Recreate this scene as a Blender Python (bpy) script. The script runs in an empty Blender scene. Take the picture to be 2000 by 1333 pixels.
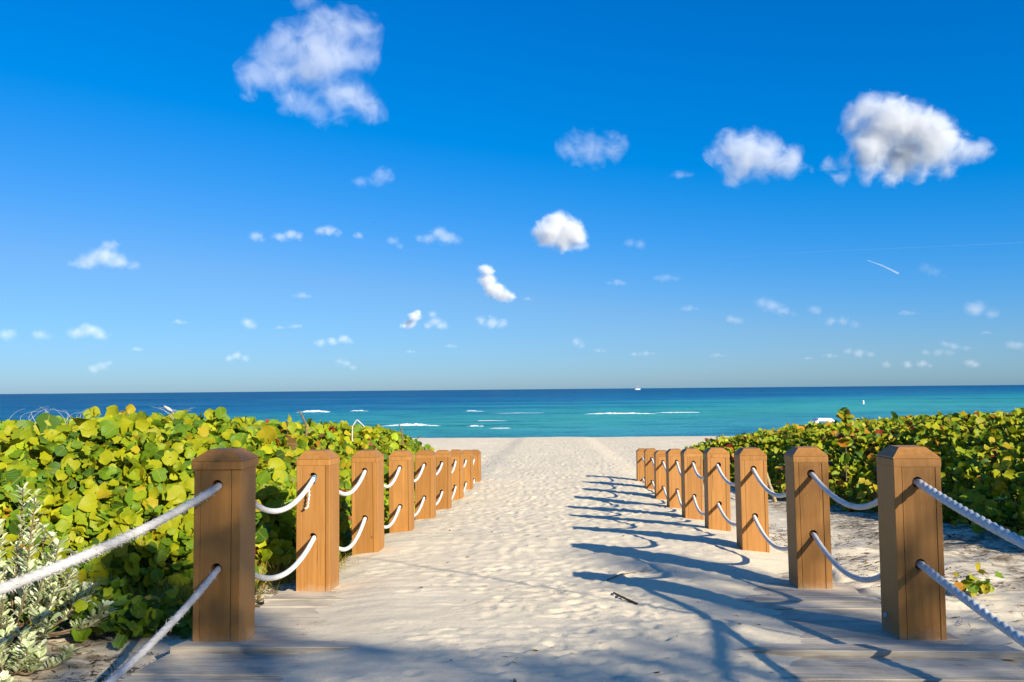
import bpy, bmesh, math, random
import numpy as np
from mathutils import Vector, Matrix

R = math.radians
SC = bpy.context.scene
COL = SC.collection
random.seed(7)
rng = np.random.default_rng(11)

# ------------------------------------------------------------------ camera
CZ = 4.6                      # camera height above the sea
F = 1660.0                    # focal length in pixels of a 2000 px wide frame
cam = bpy.data.cameras.new("camera")
cam.sensor_width = 36.0
cam.lens = 36.0 * F / 2000.0
cam.clip_start = 0.05
cam.clip_end = 200000.0
co = bpy.data.objects.new("camera", cam)
COL.objects.link(co)
SC.camera = co
yaw, pitch, roll = R(2.76), R(3.26), R(0.516)
fw = Vector((-math.sin(yaw) * math.cos(pitch), math.cos(yaw) * math.cos(pitch), math.sin(pitch)))
rt0 = Vector((math.cos(yaw), math.sin(yaw), 0))
up0 = rt0.cross(fw)
rt = rt0 * math.cos(roll) - up0 * math.sin(roll)
up = up0 * math.cos(roll) + rt0 * math.sin(roll)
M = Matrix((rt, up, -fw)).transposed().to_4x4()
M.translation = Vector((0, 0, CZ))
co.matrix_world = M


def ray(px, py):
    return (fw * F + rt * (px - 1000.0) - up * (py - 666.5)).normalized()


def at(px, py, d):
    """world point at forward distance d (along +Y) seen at photo pixel px,py"""
    r = ray(px, py)
    return Vector((0, 0, CZ)) + r * (d / r.y)


def project(P):
    """numpy (n,3) -> px, py, depth"""
    q = P - np.array([0, 0, CZ])
    zc = q @ np.array(fw)
    zc_ = np.where(zc > 0.05, zc, 1e9)
    return 1000 + F * (q @ np.array(rt)) / zc_, 666.5 - F * (q @ np.array(up)) / zc_, zc


# ------------------------------------------------------------------ sky, sun, exposure
SUN_EL, SUN_AZ = R(23.0), R(138.0)          # azimuth clockwise from +Y
world = bpy.data.worlds.new("World")
SC.world = world
world.use_nodes = True
nt = world.node_tree
bg = nt.nodes["Background"]
sky = nt.nodes.new("ShaderNodeTexSky")
sky.sky_type = 'NISHITA'
sky.sun_disc = False
sky.sun_elevation = SUN_EL
sky.sun_rotation = SUN_AZ
sky.air_density, sky.dust_density, sky.ozone_density, sky.altitude = 0.60, 0.60, 5.4, 0.0


def wmath(op, a, b):
    n = nt.nodes.new("ShaderNodeMath")
    n.operation = op
    for k, v in enumerate((a, b)):
        if isinstance(v, (int, float)):
            n.inputs[k].default_value = v
        else:
            nt.links.new(v, n.inputs[k])
    return n.outputs[0]


# saturated, highlight-compressed rendition, the same curve over the whole sky
sep = nt.nodes.new("ShaderNodeSeparateColor")
nt.links.new(sky.outputs[0], sep.inputs[0])
cmb = nt.nodes.new("ShaderNodeCombineColor")
sc_ = [wmath('MULTIPLY', sep.outputs[k], 0.1) for k in range(3)]
lum = wmath('ADD', wmath('ADD', wmath('MULTIPLY', sc_[0], 0.28), wmath('MULTIPLY', sc_[1], 0.56)), wmath('MULTIPLY', sc_[2], 0.16))
SAT = wmath('MAXIMUM', wmath('SUBTRACT', 2.45, wmath('MULTIPLY', lum, 3.5)), 1.15)
comp = wmath('DIVIDE', 10.0, wmath('ADD', wmath('MULTIPLY', lum, 0.93), 1.03))
for k in range(3):
    v = wmath('ADD', wmath('MULTIPLY', wmath('SUBTRACT', sc_[k], lum), SAT), lum)
    if k == 1:                                   # a touch more cyan in the blue
        v = wmath('ADD', v, wmath('MULTIPLY', wmath('SUBTRACT', sc_[2], lum), 0.08))
    nt.links.new(wmath('MULTIPLY', wmath('MAXIMUM', v, 0.0), comp), cmb.inputs[k])
nt.links.new(cmb.outputs[0], bg.inputs[0])
bg.inputs[1].default_value = 0.1

sl = bpy.data.lights.new("sun", 'SUN')
sl.energy = 5.0
sl.angle = R(0.53)
sl.color = (1.0, 0.94, 0.80)
so = bpy.data.objects.new("sun", sl)
COL.objects.link(so)
sun_dir = Vector((math.sin(SUN_AZ) * math.cos(SUN_EL), math.cos(SUN_AZ) * math.cos(SUN_EL), math.sin(SUN_EL)))
so.rotation_euler = sun_dir.to_track_quat('Z', 'Y').to_euler()
so.location = (12, -12, 25)

SC.view_settings.view_transform = 'Standard'
SC.view_settings.look = 'None'
SC.view_settings.gamma = 1.0
SC.view_settings.use_curve_mapping = False
SC.view_settings.exposure = 0.77
SC.render.engine = 'CYCLES'
cy = SC.cycles
cy.use_denoising = True
cy.max_bounces = 8
cy.diffuse_bounces = 3
cy.glossy_bounces = 2
cy.transmission_bounces = 3
cy.volume_bounces = 3
cy.transparent_max_bounces = 8
cy.volume_step_rate = 0.5
cy.volume_max_steps = 256
cy.caustics_reflective = False
cy.caustics_refractive = False


# ------------------------------------------------------------------ helpers
def tag(o, label=None, cat=None, group=None, kind=None):
    if label:
        o["label"] = label
    if cat:
        o["category"] = cat
    if group:
        o["group"] = group
    if kind:
        o["kind"] = kind
    return o


def empty(name, loc=(0, 0, 0), rot=(0, 0, 0)):
    o = bpy.data.objects.new(name, None)
    o.empty_display_size = 0.2
    o.location = loc
    o.rotation_euler = rot
    COL.objects.link(o)
    return o


def link(name, me, parent=None, loc=(0, 0, 0), mats=None):
    o = bpy.data.objects.new(name, me)
    COL.objects.link(o)
    o.location = loc
    if parent is not None:
        o.parent = parent
    return o


def mesh_np(name, V, T, mat=None, uv=None, col=None, smooth=False):
    """fast triangle / quad mesh from numpy arrays"""
    me = bpy.data.meshes.new(name)
    V = np.asarray(V, dtype=np.float32)
    T = np.asarray(T, dtype=np.int32)
    k = T.shape[1]
    me.vertices.add(len(V))
    me.vertices.foreach_set("co", V.ravel())
    me.loops.add(T.size)
    me.loops.foreach_set("vertex_index", T.ravel())
    me.polygons.add(len(T))
    me.polygons.foreach_set("loop_start", np.arange(0, T.size, k, dtype=np.int32))
    if smooth:
        me.polygons.foreach_set("use_smooth", np.ones(len(T), dtype=bool))
    if uv is not None:
        l = me.uv_layers.new(name="uv")
        l.data.foreach_set("uv", np.asarray(uv, dtype=np.float32)[T.ravel()].ravel())
    if col is not None:
        a = me.color_attributes.new("tint", 'FLOAT_COLOR', 'POINT')
        c4 = np.ones((len(V), 4), dtype=np.float32)
        c4[:, :3] = col
        a.data.foreach_set("color", c4.ravel())
    me.update(calc_edges=True)
    me.validate()
    if mat is not None:
        me.materials.append(mat)
    return me


def bm_mesh(name, bm, mat, smooth=False):
    me = bpy.data.meshes.new(name)
    bm.normal_update()
    bm.to_mesh(me)
    bm.free()
    if smooth:
        me.polygons.foreach_set("use_smooth", np.ones(len(me.polygons), dtype=bool))
    if mat is not None:
        me.materials.append(mat)
    return me


def add_box(bm, lo, hi, bev=0.0):
    vs = [bm.verts.new((x, y, z)) for z in (lo[2], hi[2]) for y in (lo[1], hi[1]) for x in (lo[0], hi[0])]
    fs = []
    for q in ((0, 2, 3, 1), (4, 5, 7, 6), (0, 1, 5, 4), (2, 6, 7, 3), (0, 4, 6, 2), (1, 3, 7, 5)):
        fs.append(bm.faces.new([vs[i] for i in q]))
    if bev > 0:
        es = list({e for f in fs for e in f.edges})
        bmesh.ops.bevel(bm, geom=es, offset=bev, segments=1, affect='EDGES', profile=0.5)
    return vs


def hash2(ix, iy, seed):
    h = (ix.astype(np.int64) * 374761393 + iy.astype(np.int64) * 668265263 + seed * 1442695041) & 0x7fffffff
    h = ((h ^ (h >> 13)) * 1274126177) & 0x7fffffff
    h = h ^ (h >> 16)
    return (h & 0xffff) / 65535.0


def vnoise(x, y, seed=0):
    x = np.asarray(x, float)
    y = np.asarray(y, float)
    ix, iy = np.floor(x), np.floor(y)
    fx, fy = x - ix, y - iy
    fx = fx * fx * (3 - 2 * fx)
    fy = fy * fy * (3 - 2 * fy)
    a, b = hash2(ix, iy, seed), hash2(ix + 1, iy, seed)
    c, d = hash2(ix, iy + 1, seed), hash2(ix + 1, iy + 1, seed)
    return (a + (b - a) * fx) * (1 - fy) + (c + (d - c) * fx) * fy


def fbm(x, y, seed=0, oct=4):
    s, a, t = 0, 0.5, 0
    for k in range(oct):
        s = s + a * vnoise(x * 2 ** k + 17.3 * k, y * 2 ** k - 9.1 * k, seed + k)
        t += a
        a *= 0.5
    return s / t - 0.5


def sstep(a, b, x):
    t = np.clip((x - a) / (b - a), 0, 1)
    return t * t * (3 - 2 * t)


# ------------------------------------------------------------------ material building
class NT:
    def __init__(self, name):
        self.m = bpy.data.materials.new(name)
        self.m.use_nodes = True
        self.t = self.m.node_tree
        self.b = self.t.nodes.get("Principled BSDF")
        self.out = self.t.nodes.get("Material Output")

    def n(self, typ, ins=None, **kw):
        nd = self.t.nodes.new(typ)
        for k, v in kw.items():
            setattr(nd, k, v)
        for k, v in (ins or {}).items():
            self.set(nd.inputs[k], v)
        return nd

    def set(self, sock, v):
        if isinstance(v, bpy.types.NodeSocket):
            self.t.links.new(v, sock)
        else:
            if isinstance(v, tuple) and len(v) == 3 and sock.type == 'RGBA':
                v = v + (1,)
            sock.default_value = v

    def math(self, op, a, b=0.0, c=0.0, clamp=False):
        nd = self.n("ShaderNodeMath", {0: a, 1: b, 2: c}, operation=op, use_clamp=clamp)
        return nd.outputs[0]

    def ramp(self, fac, stops, interp='LINEAR'):
        nd = self.n("ShaderNodeValToRGB", {0: fac})
        cr = nd.color_ramp
        cr.interpolation = interp
        while len(cr.elements) < len(stops):
            cr.elements.new(0.5)
        for e, (p, c) in zip(cr.elements, stops):
            e.position = p
            e.color = (c if isinstance(c, tuple) else (c, c, c)) + ((1,) if not isinstance(c, tuple) or len(c) == 3 else ())
        return nd.outputs[0]

    def mix(self, fac, a, b, blend='MIX'):
        nd = self.n("ShaderNodeMix", data_type='RGBA', blend_type=blend)
        self.set(nd.inputs[0], fac)
        self.set(nd.inputs[6], a)
        self.set(nd.inputs[7], b)
        return nd.outputs[2]

    def noise(self, vec, scale, detail=3.0, rough=0.55, dist=0.0, dim='3D'):
        nd = self.n("ShaderNodeTexNoise", {"Scale": scale, "Detail": detail, "Roughness": rough, "Distortion": dist}, noise_dimensions=dim)
        if vec is not None:
            self.t.links.new(vec, nd.inputs["Vector"])
        return nd.outputs[0]

    def pos(self):
        return self.n("ShaderNodeNewGeometry").outputs["Position"]

    def objc(self):
        return self.n("ShaderNodeTexCoord").outputs["Object"]

    def scale(self, vec, s):
        nd = self.n("ShaderNodeVectorMath", {0: vec, 1: s}, operation='MULTIPLY')
        return nd.outputs[0]

    def addv(self, a, b):
        return self.n("ShaderNodeVectorMath", {0: a, 1: b}, operation='ADD').outputs[0]

    def xyz(self, vec):
        return self.n("ShaderNodeSeparateXYZ", {0: vec}).outputs

    def bump(self, h, strength=0.5, dist=0.01, normal=None):
        nd = self.n("ShaderNodeBump", {"Height": h, "Strength": strength, "Distance": dist})
        if normal is not None:
            self.t.links.new(normal, nd.inputs["Normal"])
        return nd.outputs[0]

    def p(self, **kw):
        for k, v in kw.items():
            self.set(self.b.inputs[k.replace("_", " ")], v)
        return self.m


def simple(name, col, rough=0.6, spec=0.3):
    m = NT(name)
    return m.p(Base_Color=col, Roughness=rough, Specular_IOR_Level=spec)


def m_sand():
    m = NT("sand")
    P = m.pos()
    x, y, z = m.xyz(P)
    big = m.noise(P, 0.9, 4)
    fine = m.noise(P, 260.0, 2, 0.7)
    mid = m.noise(P, 38.0, 4, 0.65)
    base = m.ramp(big, [(0.3, (0.73, 0.595, 0.40)), (0.7, (0.79, 0.655, 0.455))])
    base = m.mix(m.ramp(fine, [(0.3, 0.0), (0.75, 0.55)]), base, (0.82, 0.71, 0.53))
    base = m.mix(m.ramp(mid, [(0.30, 0.45), (0.48, 0.0)]), base, (0.60, 0.48, 0.32))
    # crushed shell and dark grains
    vor = m.n("ShaderNodeTexVoronoi", {"Vector": P, "Scale": 55.0}, feature='F1')
    spk = m.math('MULTIPLY', m.ramp(vor.outputs["Distance"], [(0.10, 1.0), (0.17, 0.0)]),
                 m.ramp(m.xyz(vor.outputs["Color"])[0], [(0.86, 0.0), (0.90, 0.8)]))
    base = m.mix(spk, base, (0.16, 0.12, 0.08))
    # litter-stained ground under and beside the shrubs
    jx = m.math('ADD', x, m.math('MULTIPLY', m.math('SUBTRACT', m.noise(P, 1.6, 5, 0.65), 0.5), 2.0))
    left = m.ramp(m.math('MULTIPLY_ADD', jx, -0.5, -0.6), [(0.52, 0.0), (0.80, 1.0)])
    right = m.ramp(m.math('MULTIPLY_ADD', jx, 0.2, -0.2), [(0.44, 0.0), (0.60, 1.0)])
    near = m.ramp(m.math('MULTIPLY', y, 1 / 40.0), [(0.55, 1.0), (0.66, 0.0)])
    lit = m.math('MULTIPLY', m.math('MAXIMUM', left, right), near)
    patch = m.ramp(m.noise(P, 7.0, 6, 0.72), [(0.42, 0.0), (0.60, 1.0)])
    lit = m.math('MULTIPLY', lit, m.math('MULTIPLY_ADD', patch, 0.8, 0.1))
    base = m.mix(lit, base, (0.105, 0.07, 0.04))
    h = m.math('ADD', m.math('MULTIPLY', mid, 0.6), m.math('MULTIPLY', fine, 0.25))
    h = m.math('ADD', h, m.math('MULTIPLY', m.noise(P, 9.0, 4, 0.6), 0.9))
    return m.p(Base_Color=base, Roughness=0.95, Specular_IOR_Level=0.1, Normal=m.bump(h, 0.5, 0.013))


def m_plank():
    m = NT("weathered plank")
    O = m.objc()
    rnd = m.n("ShaderNodeObjectInfo").outputs["Random"]
    off = m.n("ShaderNodeCombineXYZ", {0: m.math('MULTIPLY', rnd, 31.0), 1: m.math('MULTIPLY', rnd, 17.0), 2: 0.0}).outputs[0]
    Q = m.addv(O, off)
    grain = m.noise(m.scale(Q, (2.2, 55.0, 30.0)), 1.0, 5, 0.65)
    base = m.ramp(grain, [(0.30, (0.16, 0.125, 0.09)), (0.5, (0.36, 0.30, 0.225)), (0.72, (0.50, 0.43, 0.33))])
    base = m.mix(m.math('MULTIPLY', m.math('SUBTRACT', rnd, 0.5), 0.35, clamp=True), base, (0.22, 0.20, 0.14))
    # wind-blown sand dusting the board
    W = m.pos()
    dust = m.math('ADD', m.noise(W, 3.2, 5, 0.65), m.math('MULTIPLY', m.noise(m.scale(Q, (3.0, 40.0, 20.0)), 1.0, 4), 0.55))
    dz = m.n("ShaderNodeNewGeometry").outputs["Normal"]
    flat = m.ramp(m.xyz(dz)[2], [(0.5, 0.0), (0.9, 1.0)])
    base = m.mix(m.math('MULTIPLY', m.ramp(dust, [(0.58, 0.12), (0.90, 0.92)]), flat), base, (0.72, 0.59, 0.42))
    return m.p(Base_Color=base, Roughness=0.9, Specular_IOR_Level=0.15, Normal=m.bump(grain, 0.6, 0.006))


def m_post():
    m = NT("brown painted timber")
    O = m.objc()
    rnd = m.n("ShaderNodeObjectInfo").outputs["Random"]
    Q = m.addv(O, m.n("ShaderNodeCombineXYZ", {0: m.math('MULTIPLY', rnd, 23.0), 1: m.math('MULTIPLY', rnd, 11.0), 2: m.math('MULTIPLY', rnd, 7.0)}).outputs[0])
    grain = m.noise(m.scale(Q, (38.0, 38.0, 1.6)), 1.0, 5, 0.6, 0.3)
    blot = m.noise(Q, 3.5, 4, 0.6)
    base = m.ramp(grain, [(0.30, (0.295, 0.124, 0.027)), (0.52, (0.350, 0.155, 0.035)), (0.75, (0.405, 0.188, 0.048))])
    base = m.mix(m.ramp(blot, [(0.38, 0.35), (0.6, 0.0)]), base, (0.29, 0.132, 0.034))
    base = m.mix(1.0, base, m.n("ShaderNodeCombineColor", {0: m.math('MULTIPLY_ADD', rnd, 0.22, 0.88), 1: m.math('MULTIPLY_ADD', rnd, 0.24, 0.87), 2: m.math('MULTIPLY_ADD', rnd, 0.3, 0.84)}).outputs[0], 'MULTIPLY')
    # pale scuffs where the paint has chipped, dark nail heads and knots
    sc = m.noise(m.scale(Q, (60.0, 60.0, 22.0)), 1.0, 3, 0.6)
    base = m.mix(m.ramp(sc, [(0.735, 0.0), (0.77, 0.7)]), base, (0.50, 0.38, 0.28))
    vor = m.n("ShaderNodeTexVoronoi", {"Vector": m.scale(Q, (7.0, 7.0, 5.0)), "Scale": 1.0})
    kn = m.math('MULTIPLY', m.ramp(vor.outputs["Distance"], [(0.05, 1.0), (0.10, 0.0)]), m.ramp(m.xyz(vor.outputs["Color"])[1], [(0.6, 0.0), (0.64, 0.7)]))
    base = m.mix(kn, base, (0.075, 0.035, 0.015))
    ck = m.noise(m.scale(Q, (75.0, 75.0, 2.2)), 1.0, 3, 0.5, 0.8)
    base = m.mix(m.ramp(ck, [(0.70, 0.0), (0.725, 0.75)]), base, (0.085, 0.038, 0.014))
    # blown sand splashed on the foot of the post
    hgt = m.math('ADD', m.xyz(O)[2], m.math('MULTIPLY', m.noise(Q, 18.0, 4), 0.16))
    base = m.mix(m.ramp(hgt, [(0.0, 0.0), (0.06, 0.35), (0.14, 0.0)]), base, (0.45, 0.37, 0.27))
    h = m.math('ADD', grain, m.math('MULTIPLY', sc, 0.3))
    return m.p(Base_Color=base, Roughness=m.math('MULTIPLY_ADD', grain, 0.25, 0.42), Specular_IOR_Level=0.32, Normal=m.bump(h, 0.35, 0.006))


def m_rope(name, col, dirty):
    m = NT(name)
    P = m.pos()
    n1 = m.noise(P, 14.0, 4, 0.7)
    n2 = m.noise(P, 420.0, 2, 0.6)
    base = m.mix(m.ramp(n1, [(0.40, 0.0), (0.75, dirty)]), col, (0.38, 0.33, 0.26))
    base = m.mix(m.ramp(n2, [(0.3, 0.3), (0.6, 0.0)]), base, (0.42, 0.39, 0.34))
    return m.p(Base_Color=base, Roughness=0.85, Specular_IOR_Level=0.15, Normal=m.bump(n2, 0.5, 0.003))


def m_leaf(name, transl, rough=0.5, spec=0.2, vein=0.4):
    m = NT(name)
    tint = m.n("ShaderNodeVertexColor", layer_name="tint").outputs[0]
    uvn = m.n("ShaderNodeUVMap", uv_map="uv").outputs[0]
    u, v, _ = m.xyz(uvn)
    P = m.pos()
    blot = m.noise(P, 45.0, 3, 0.6)
    base = m.mix(m.ramp(blot, [(0.42, 0.0), (0.72, 0.45)]), tint, m.mix(1.0, tint, (0.55, 0.75, 0.5), 'MULTIPLY'))
    spot = m.noise(P, 95.0, 2, 0.5)
    base = m.mix(m.ramp(spot, [(0.70, 0.0), (0.74, 0.6)]), base, (0.10, 0.05, 0.015))
    # midrib and side veins
    au = m.math('ABSOLUTE', u)
    rib = m.ramp(au, [(0.02, 1.0), (0.07, 0.0)])
    ph = m.math('SUBTRACT', m.math('MULTIPLY', v, 6.0), m.math('MULTIPLY', au, 4.0))
    side = m.ramp(m.math('ABSOLUTE', m.math('SUBTRACT', m.math('FRACT', ph), 0.5)), [(0.04, 1.0), (0.12, 0.0)])
    vv = m.math('MULTIPLY', m.math('MAXIMUM', rib, m.math('MULTIPLY', side, 0.6)), vein)
    base = m.mix(vv, base, (0.42, 0.36, 0.06))
    m.p(Base_Color=base, Roughness=rough, Specular_IOR_Level=spec)
    tr = m.n("ShaderNodeBsdfTranslucent", {0: base})
    mx = m.n("ShaderNodeMixShader", {0: transl, 1: m.b.outputs[0], 2: tr.outputs[0]})
    m.t.links.new(mx.outputs[0], m.out.inputs[0])
    return m.m


def m_bark(name, c1, c2):
    m = NT(name)
    P = m.pos()
    n = m.noise(P, 30.0, 5, 0.65)
    return m.p(Base_Color=m.ramp(n, [(0.3, c1), (0.7, c2)]), Roughness=0.9, Specular_IOR_Level=0.1, Normal=m.bump(n, 0.6, 0.01))


def m_sea():
    m = NT("sea water")
    P = m.pos()
    x, y, z = m.xyz(P)
    d = m.math('MAXIMUM', y, 1.0)
    # wandering sandbars make the turquoise and the blue zones
    warp = m.noise(m.scale(P, (0.004, 0.018, 0.0)), 1.0, 4, 0.55)
    warp2 = m.noise(m.scale(P, (0.016, 0.06, 0.0)), 1.0, 3, 0.6)
    ld = m.math('LOGARITHM', d, 10.0)                       # 1.8 = 63 m, 2.3 = 200 m, 3 = 1 km
    side = m.math('DIVIDE', x, m.math('ADD', d, 20.0))        # shoals lie nearer on the right
    q = m.math('ADD', ld, m.math('MULTIPLY', m.math('SUBTRACT', warp, 0.5), 0.55))
    q = m.math('ADD', q, m.math('MULTIPLY', m.math('SUBTRACT', warp2, 0.5), 0.22))
    q = m.math('ADD', q, m.math('MULTIPLY', side, -0.60))
    t = m.math('MULTIPLY_ADD', q, 1.0 / 2.0, -0.85)
    base = m.ramp(t, [(0.03, (0.045, 0.265, 0.380)), (0.12, (0.055, 0.350, 0.390)), (0.20, (0.055, 0.400, 0.350)), (0.28, (0.028, 0.330, 0.350)),
                      (0.42, (0.001, 0.150, 0.300)), (0.62, (0.000, 0.098, 0.225)), (0.95, (0.000, 0.072, 0.175))])
    # wave faces: lighter and darker streaks
    s1 = m.noise(m.scale(P, (0.07, 0.16, 0.0)), 1.0, 5, 0.65)
    s2 = m.noise(m.scale(P, (0.010, 0.026, 0.0)), 1.0, 6, 0.7)
    s3 = m.noise(m.scale(P, (0.0018, 0.004, 0.0)), 1.0, 6, 0.72)
    for sn, lo, hi in ((s1, 0.75, 0.50), (s2, 0.65, 0.45), (s3, 0.55, 0.40)):
        base = m.mix(m.ramp(sn, [(0.36, lo), (0.50, 0.0)]), base, m.mix(1.0, base, (0.25, 0.50, 0.68), 'MULTIPLY'))
        base = m.mix(m.ramp(sn, [(0.52, 0.0), (0.66, hi)]), base, m.mix(0.5, base, (0.13, 0.40, 0.48)))
    # scattered flecks of foam and old foam streaks
    fk = m.noise(m.scale(P, (0.10, 0.30, 0.0)), 1.0, 6, 0.75)
    base = m.mix(m.ramp(fk, [(0.70, 0.0), (0.735, 0.85)]), base, (0.6, 0.66, 0.68))
    bh = m.math('ADD', m.math('MULTIPLY', m.noise(m.scale(P, (0.35, 0.8, 0.0)), 1.0, 6, 0.65), 1.0), m.math('MULTIPLY', m.noise(m.scale(P, (2.2, 4.0, 0.0)), 1.0, 3, 0.6), 0.22))
    return m.p(Base_Color=base, Roughness=0.35, Specular_IOR_Level=0.04, IOR=1.33, Normal=m.bump(bh, 0.9, 0.9))


def m_foam():
    m = NT("sea foam")
    P = m.pos()
    n = m.noise(P, 2.2, 5, 0.7)
    return m.p(Base_Color=m.ramp(n, [(0.3, (0.55, 0.66, 0.70)), (0.55, (0.86, 0.87, 0.86))]), Roughness=0.9, Specular_IOR_Level=0.1, Normal=m.bump(n, 0.6, 0.25))


MAT = dict(
    sand=m_sand(), plank=m_plank(), post=m_post(),
    rope=m_rope("white rope", (0.74, 0.71, 0.66), 0.35), rope_old=m_rope("frayed grey rope", (0.62, 0.58, 0.55), 0.75),
    leaf=m_leaf("sea grape leaf", 0.30), silver=m_leaf("silver leaf", 0.12, 0.7, 0.15, 0.05),
    tree_leaf=m_leaf("tree leaf", 0.2),
    bark=m_bark("woody stem", (0.10, 0.065, 0.035), (0.24, 0.17, 0.10)),
    twig=m_bark("dry twig", (0.10, 0.06, 0.035), (0.26, 0.17, 0.10)),
    stake=m_bark("weathered stake", (0.26, 0.18, 0.09), (0.42, 0.31, 0.17)),
    drift=m_bark("bleached wood", (0.42, 0.38, 0.33), (0.62, 0.58, 0.52)),
    straw=m_leaf("dry grass", 0.2, 0.7, 0.1, 0.0),
    sea=m_sea(), foam=m_foam(),
    steel=simple("galvanised steel", (0.45, 0.46, 0.47), 0.4, 0.5),
    white=simple("white paint", (0.80, 0.79, 0.76), 0.5, 0.3),
    grey=simple("grey shade cloth", (0.42, 0.42, 0.40), 0.8, 0.1),
    red=simple("red brown paint", (0.28, 0.06, 0.04), 0.5, 0.3),
    tape=simple("blue tape", (0.06, 0.20, 0.32), 0.5, 0.3),
    bird=simple("dark plumage", (0.03, 0.03, 0.035), 0.8, 0.1),
)


# ------------------------------------------------------------------ terrain
def ramp_z(y):
    """top of the boardwalk, relative to the camera"""
    y = np.asarray(y, float)
    return -1.067 - 0.071 * np.maximum(y, 0)


def beach_z(y):
    return np.where(y < 53, -2.135 - 0.0245 * (np.maximum(y, 16) - 16.5), -3.03 - 0.055 * (y - 53) - 0.0004 * (y - 53) ** 2)


def ground(x, y):
    """smooth sand level (no footprints), world z"""
    x = np.asarray(x, float)
    y = np.asarray(y, float)
    a, b = ramp_z(y), beach_z(y)
    k = 0.10
    h = np.clip(0.5 + 0.5 * (a - b) / k, 0, 1)
    z = b + (a - b) * h + k * h * (1 - h)
    z = np.where(y > 45, b, z)
    # sand lying over the boards: thin in the middle, boards bare near both edges
    n = fbm(x * 1.7, y * 2.6, 5, 4)
    n2 = fbm(x * 0.8 + 40, y * 6.0, 9, 3)
    wl = 1.36 - 0.24 * sstep(6.0, 4.2, y) + 0.50 * sstep(5.8, 7.6, y)
    wr = 1.16 - 0.22 * sstep(5.2, 4.0, y) + 0.75 * sstep(6.2, 8.6, y)
    mid = sstep(wl + 0.5, wl - 0.35, -x) * sstep(wr + 0.55, wr - 0.35, x)
    s = -0.018 + 0.064 * mid + 0.028 * n + 0.014 * n2 + 0.085 * sstep(6.8, 9.6, y)
    inside = sstep(-2.12, -2.00, x) * sstep(2.33, 2.22, x)
    outl = -0.075 + 0.06 * sstep(5.0, 8.0, y) + 0.05 * n * 2 + 0.04 * fbm(x * 4, y * 4, 77, 3) + 0.10 * sstep(-2.4, -4.0, x)
    outr = -0.02 + 0.05 * sstep(5.0, 8.0, y) + 0.05 * n * 2 + 0.04 * fbm(x * 4, y * 4, 78, 3) + 0.12 * sstep(3.0, 5.5, x)
    out = np.where(x < 0, outl, outr)
    far = sstep(9.0, 14.0, y)
    out = out * (1 - far) + (s + 0.05 * sstep(2.4, 5.0, np.abs(x))) * far
    s = s * inside + out * (1 - inside)
    fade = sstep(60, 45, y)
    z = z + s * fade + 0.05 * fbm(x * 0.5, y * 0.5, 21, 4) * sstep(9, 14, y) * fade
    return z + CZ


def gz(x, y):
    return float(ground(np.array([x]), np.array([y]))[0])


def axis(segs):
    out = []
    for a, b, s in segs:
        out += list(np.arange(a, b, s))
    out.append(segs[-1][1])
    return np.array(out)


gx = axis([(-3000, -400, 400), (-400, -60, 60), (-60, -14, 4), (-14, -6, 0.16), (-6, -3.2, 0.05), (-3.2, 3.4, 0.026), (3.4, 6, 0.05), (6, 14, 0.16), (14, 60, 4), (60, 400, 60), (400, 3000, 400)])
gy = axis([(-400, -60, 60), (-60, -6, 4), (-6, 3, 0.5), (3, 8, 0.026), (8, 14, 0.045), (14, 24, 0.1), (24, 56, 0.25), (56, 90, 2), (90, 130, 20)])
GX, GY = np.meshgrid(gx, gy)
GZ = ground(GX, GY)
# footprints: dimples with pushed-up rims, trodden thickest along the middle of the path
zone = sstep(5.5, 10, GY) * sstep(60, 40, GY)
zone2 = zone * (0.35 + 0.65 * sstep(8.5, 15, GY))
GZ += (0.006 * fbm(GX * 4.5, GY * 4.5, 31, 3) + 0.011 * fbm(GX * 2.2, GY * 3.4, 35, 3)) * zone2 + 0.05 * fbm(GX * 1.1, GY * 1.6, 39, 3) * sstep(18, 30, GY) * sstep(60, 45, GY)


def dimple(cx, cy_, a, b, ang, dep):
    r = max(a, b) * 2.0
    i0, i1 = np.searchsorted(gx, [cx - r, cx + r])
    j0, j1 = np.searchsorted(gy, [cy_ - r, cy_ + r])
    if i1 <= i0 or j1 <= j0:
        return
    X, Y = GX[j0:j1, i0:i1] - cx, GY[j0:j1, i0:i1] - cy_
    c, s = math.cos(ang), math.sin(ang)
    q = np.sqrt(((X * c + Y * s) / a) ** 2 + ((-X * s + Y * c) / b) ** 2)
    GZ[j0:j1, i0:i1] += -dep * np.exp(-(q * 1.15) ** 4) + dep * 0.55 * np.exp(-((q - 1.35) / 0.32) ** 2)


for k in range(7500):
    yy = 7.0 + 44 * random.random() ** 1.7
    w = 0.5 + 0.14 * yy
    xx = random.gauss(0.1, 0.85 + 0.05 * yy) if random.random() < 0.65 else random.uniform(-w - 1.6, w + 2.6)
    if yy < 13 and (xx < -1.62 or xx > 1.75) and random.random() < 0.85:
        continue
    soft = 0.22 + 0.78 * min(1, max(0, (yy - 7.5) / 8))
    dimple(xx, yy, random.uniform(0.045, 0.075), random.uniform(0.09, 0.15), random.gauss(0, 0.7), random.uniform(0.005, 0.022) * soft * 0.52)
for k in range(420):
    yy = random.uniform(3.7, 7.5)
    dimple(random.gauss(0.1, 0.6), yy, random.uniform(0.02, 0.05), random.uniform(0.04, 0.11), random.gauss(0, 0.9), random.uniform(0.003, 0.008))
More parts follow.
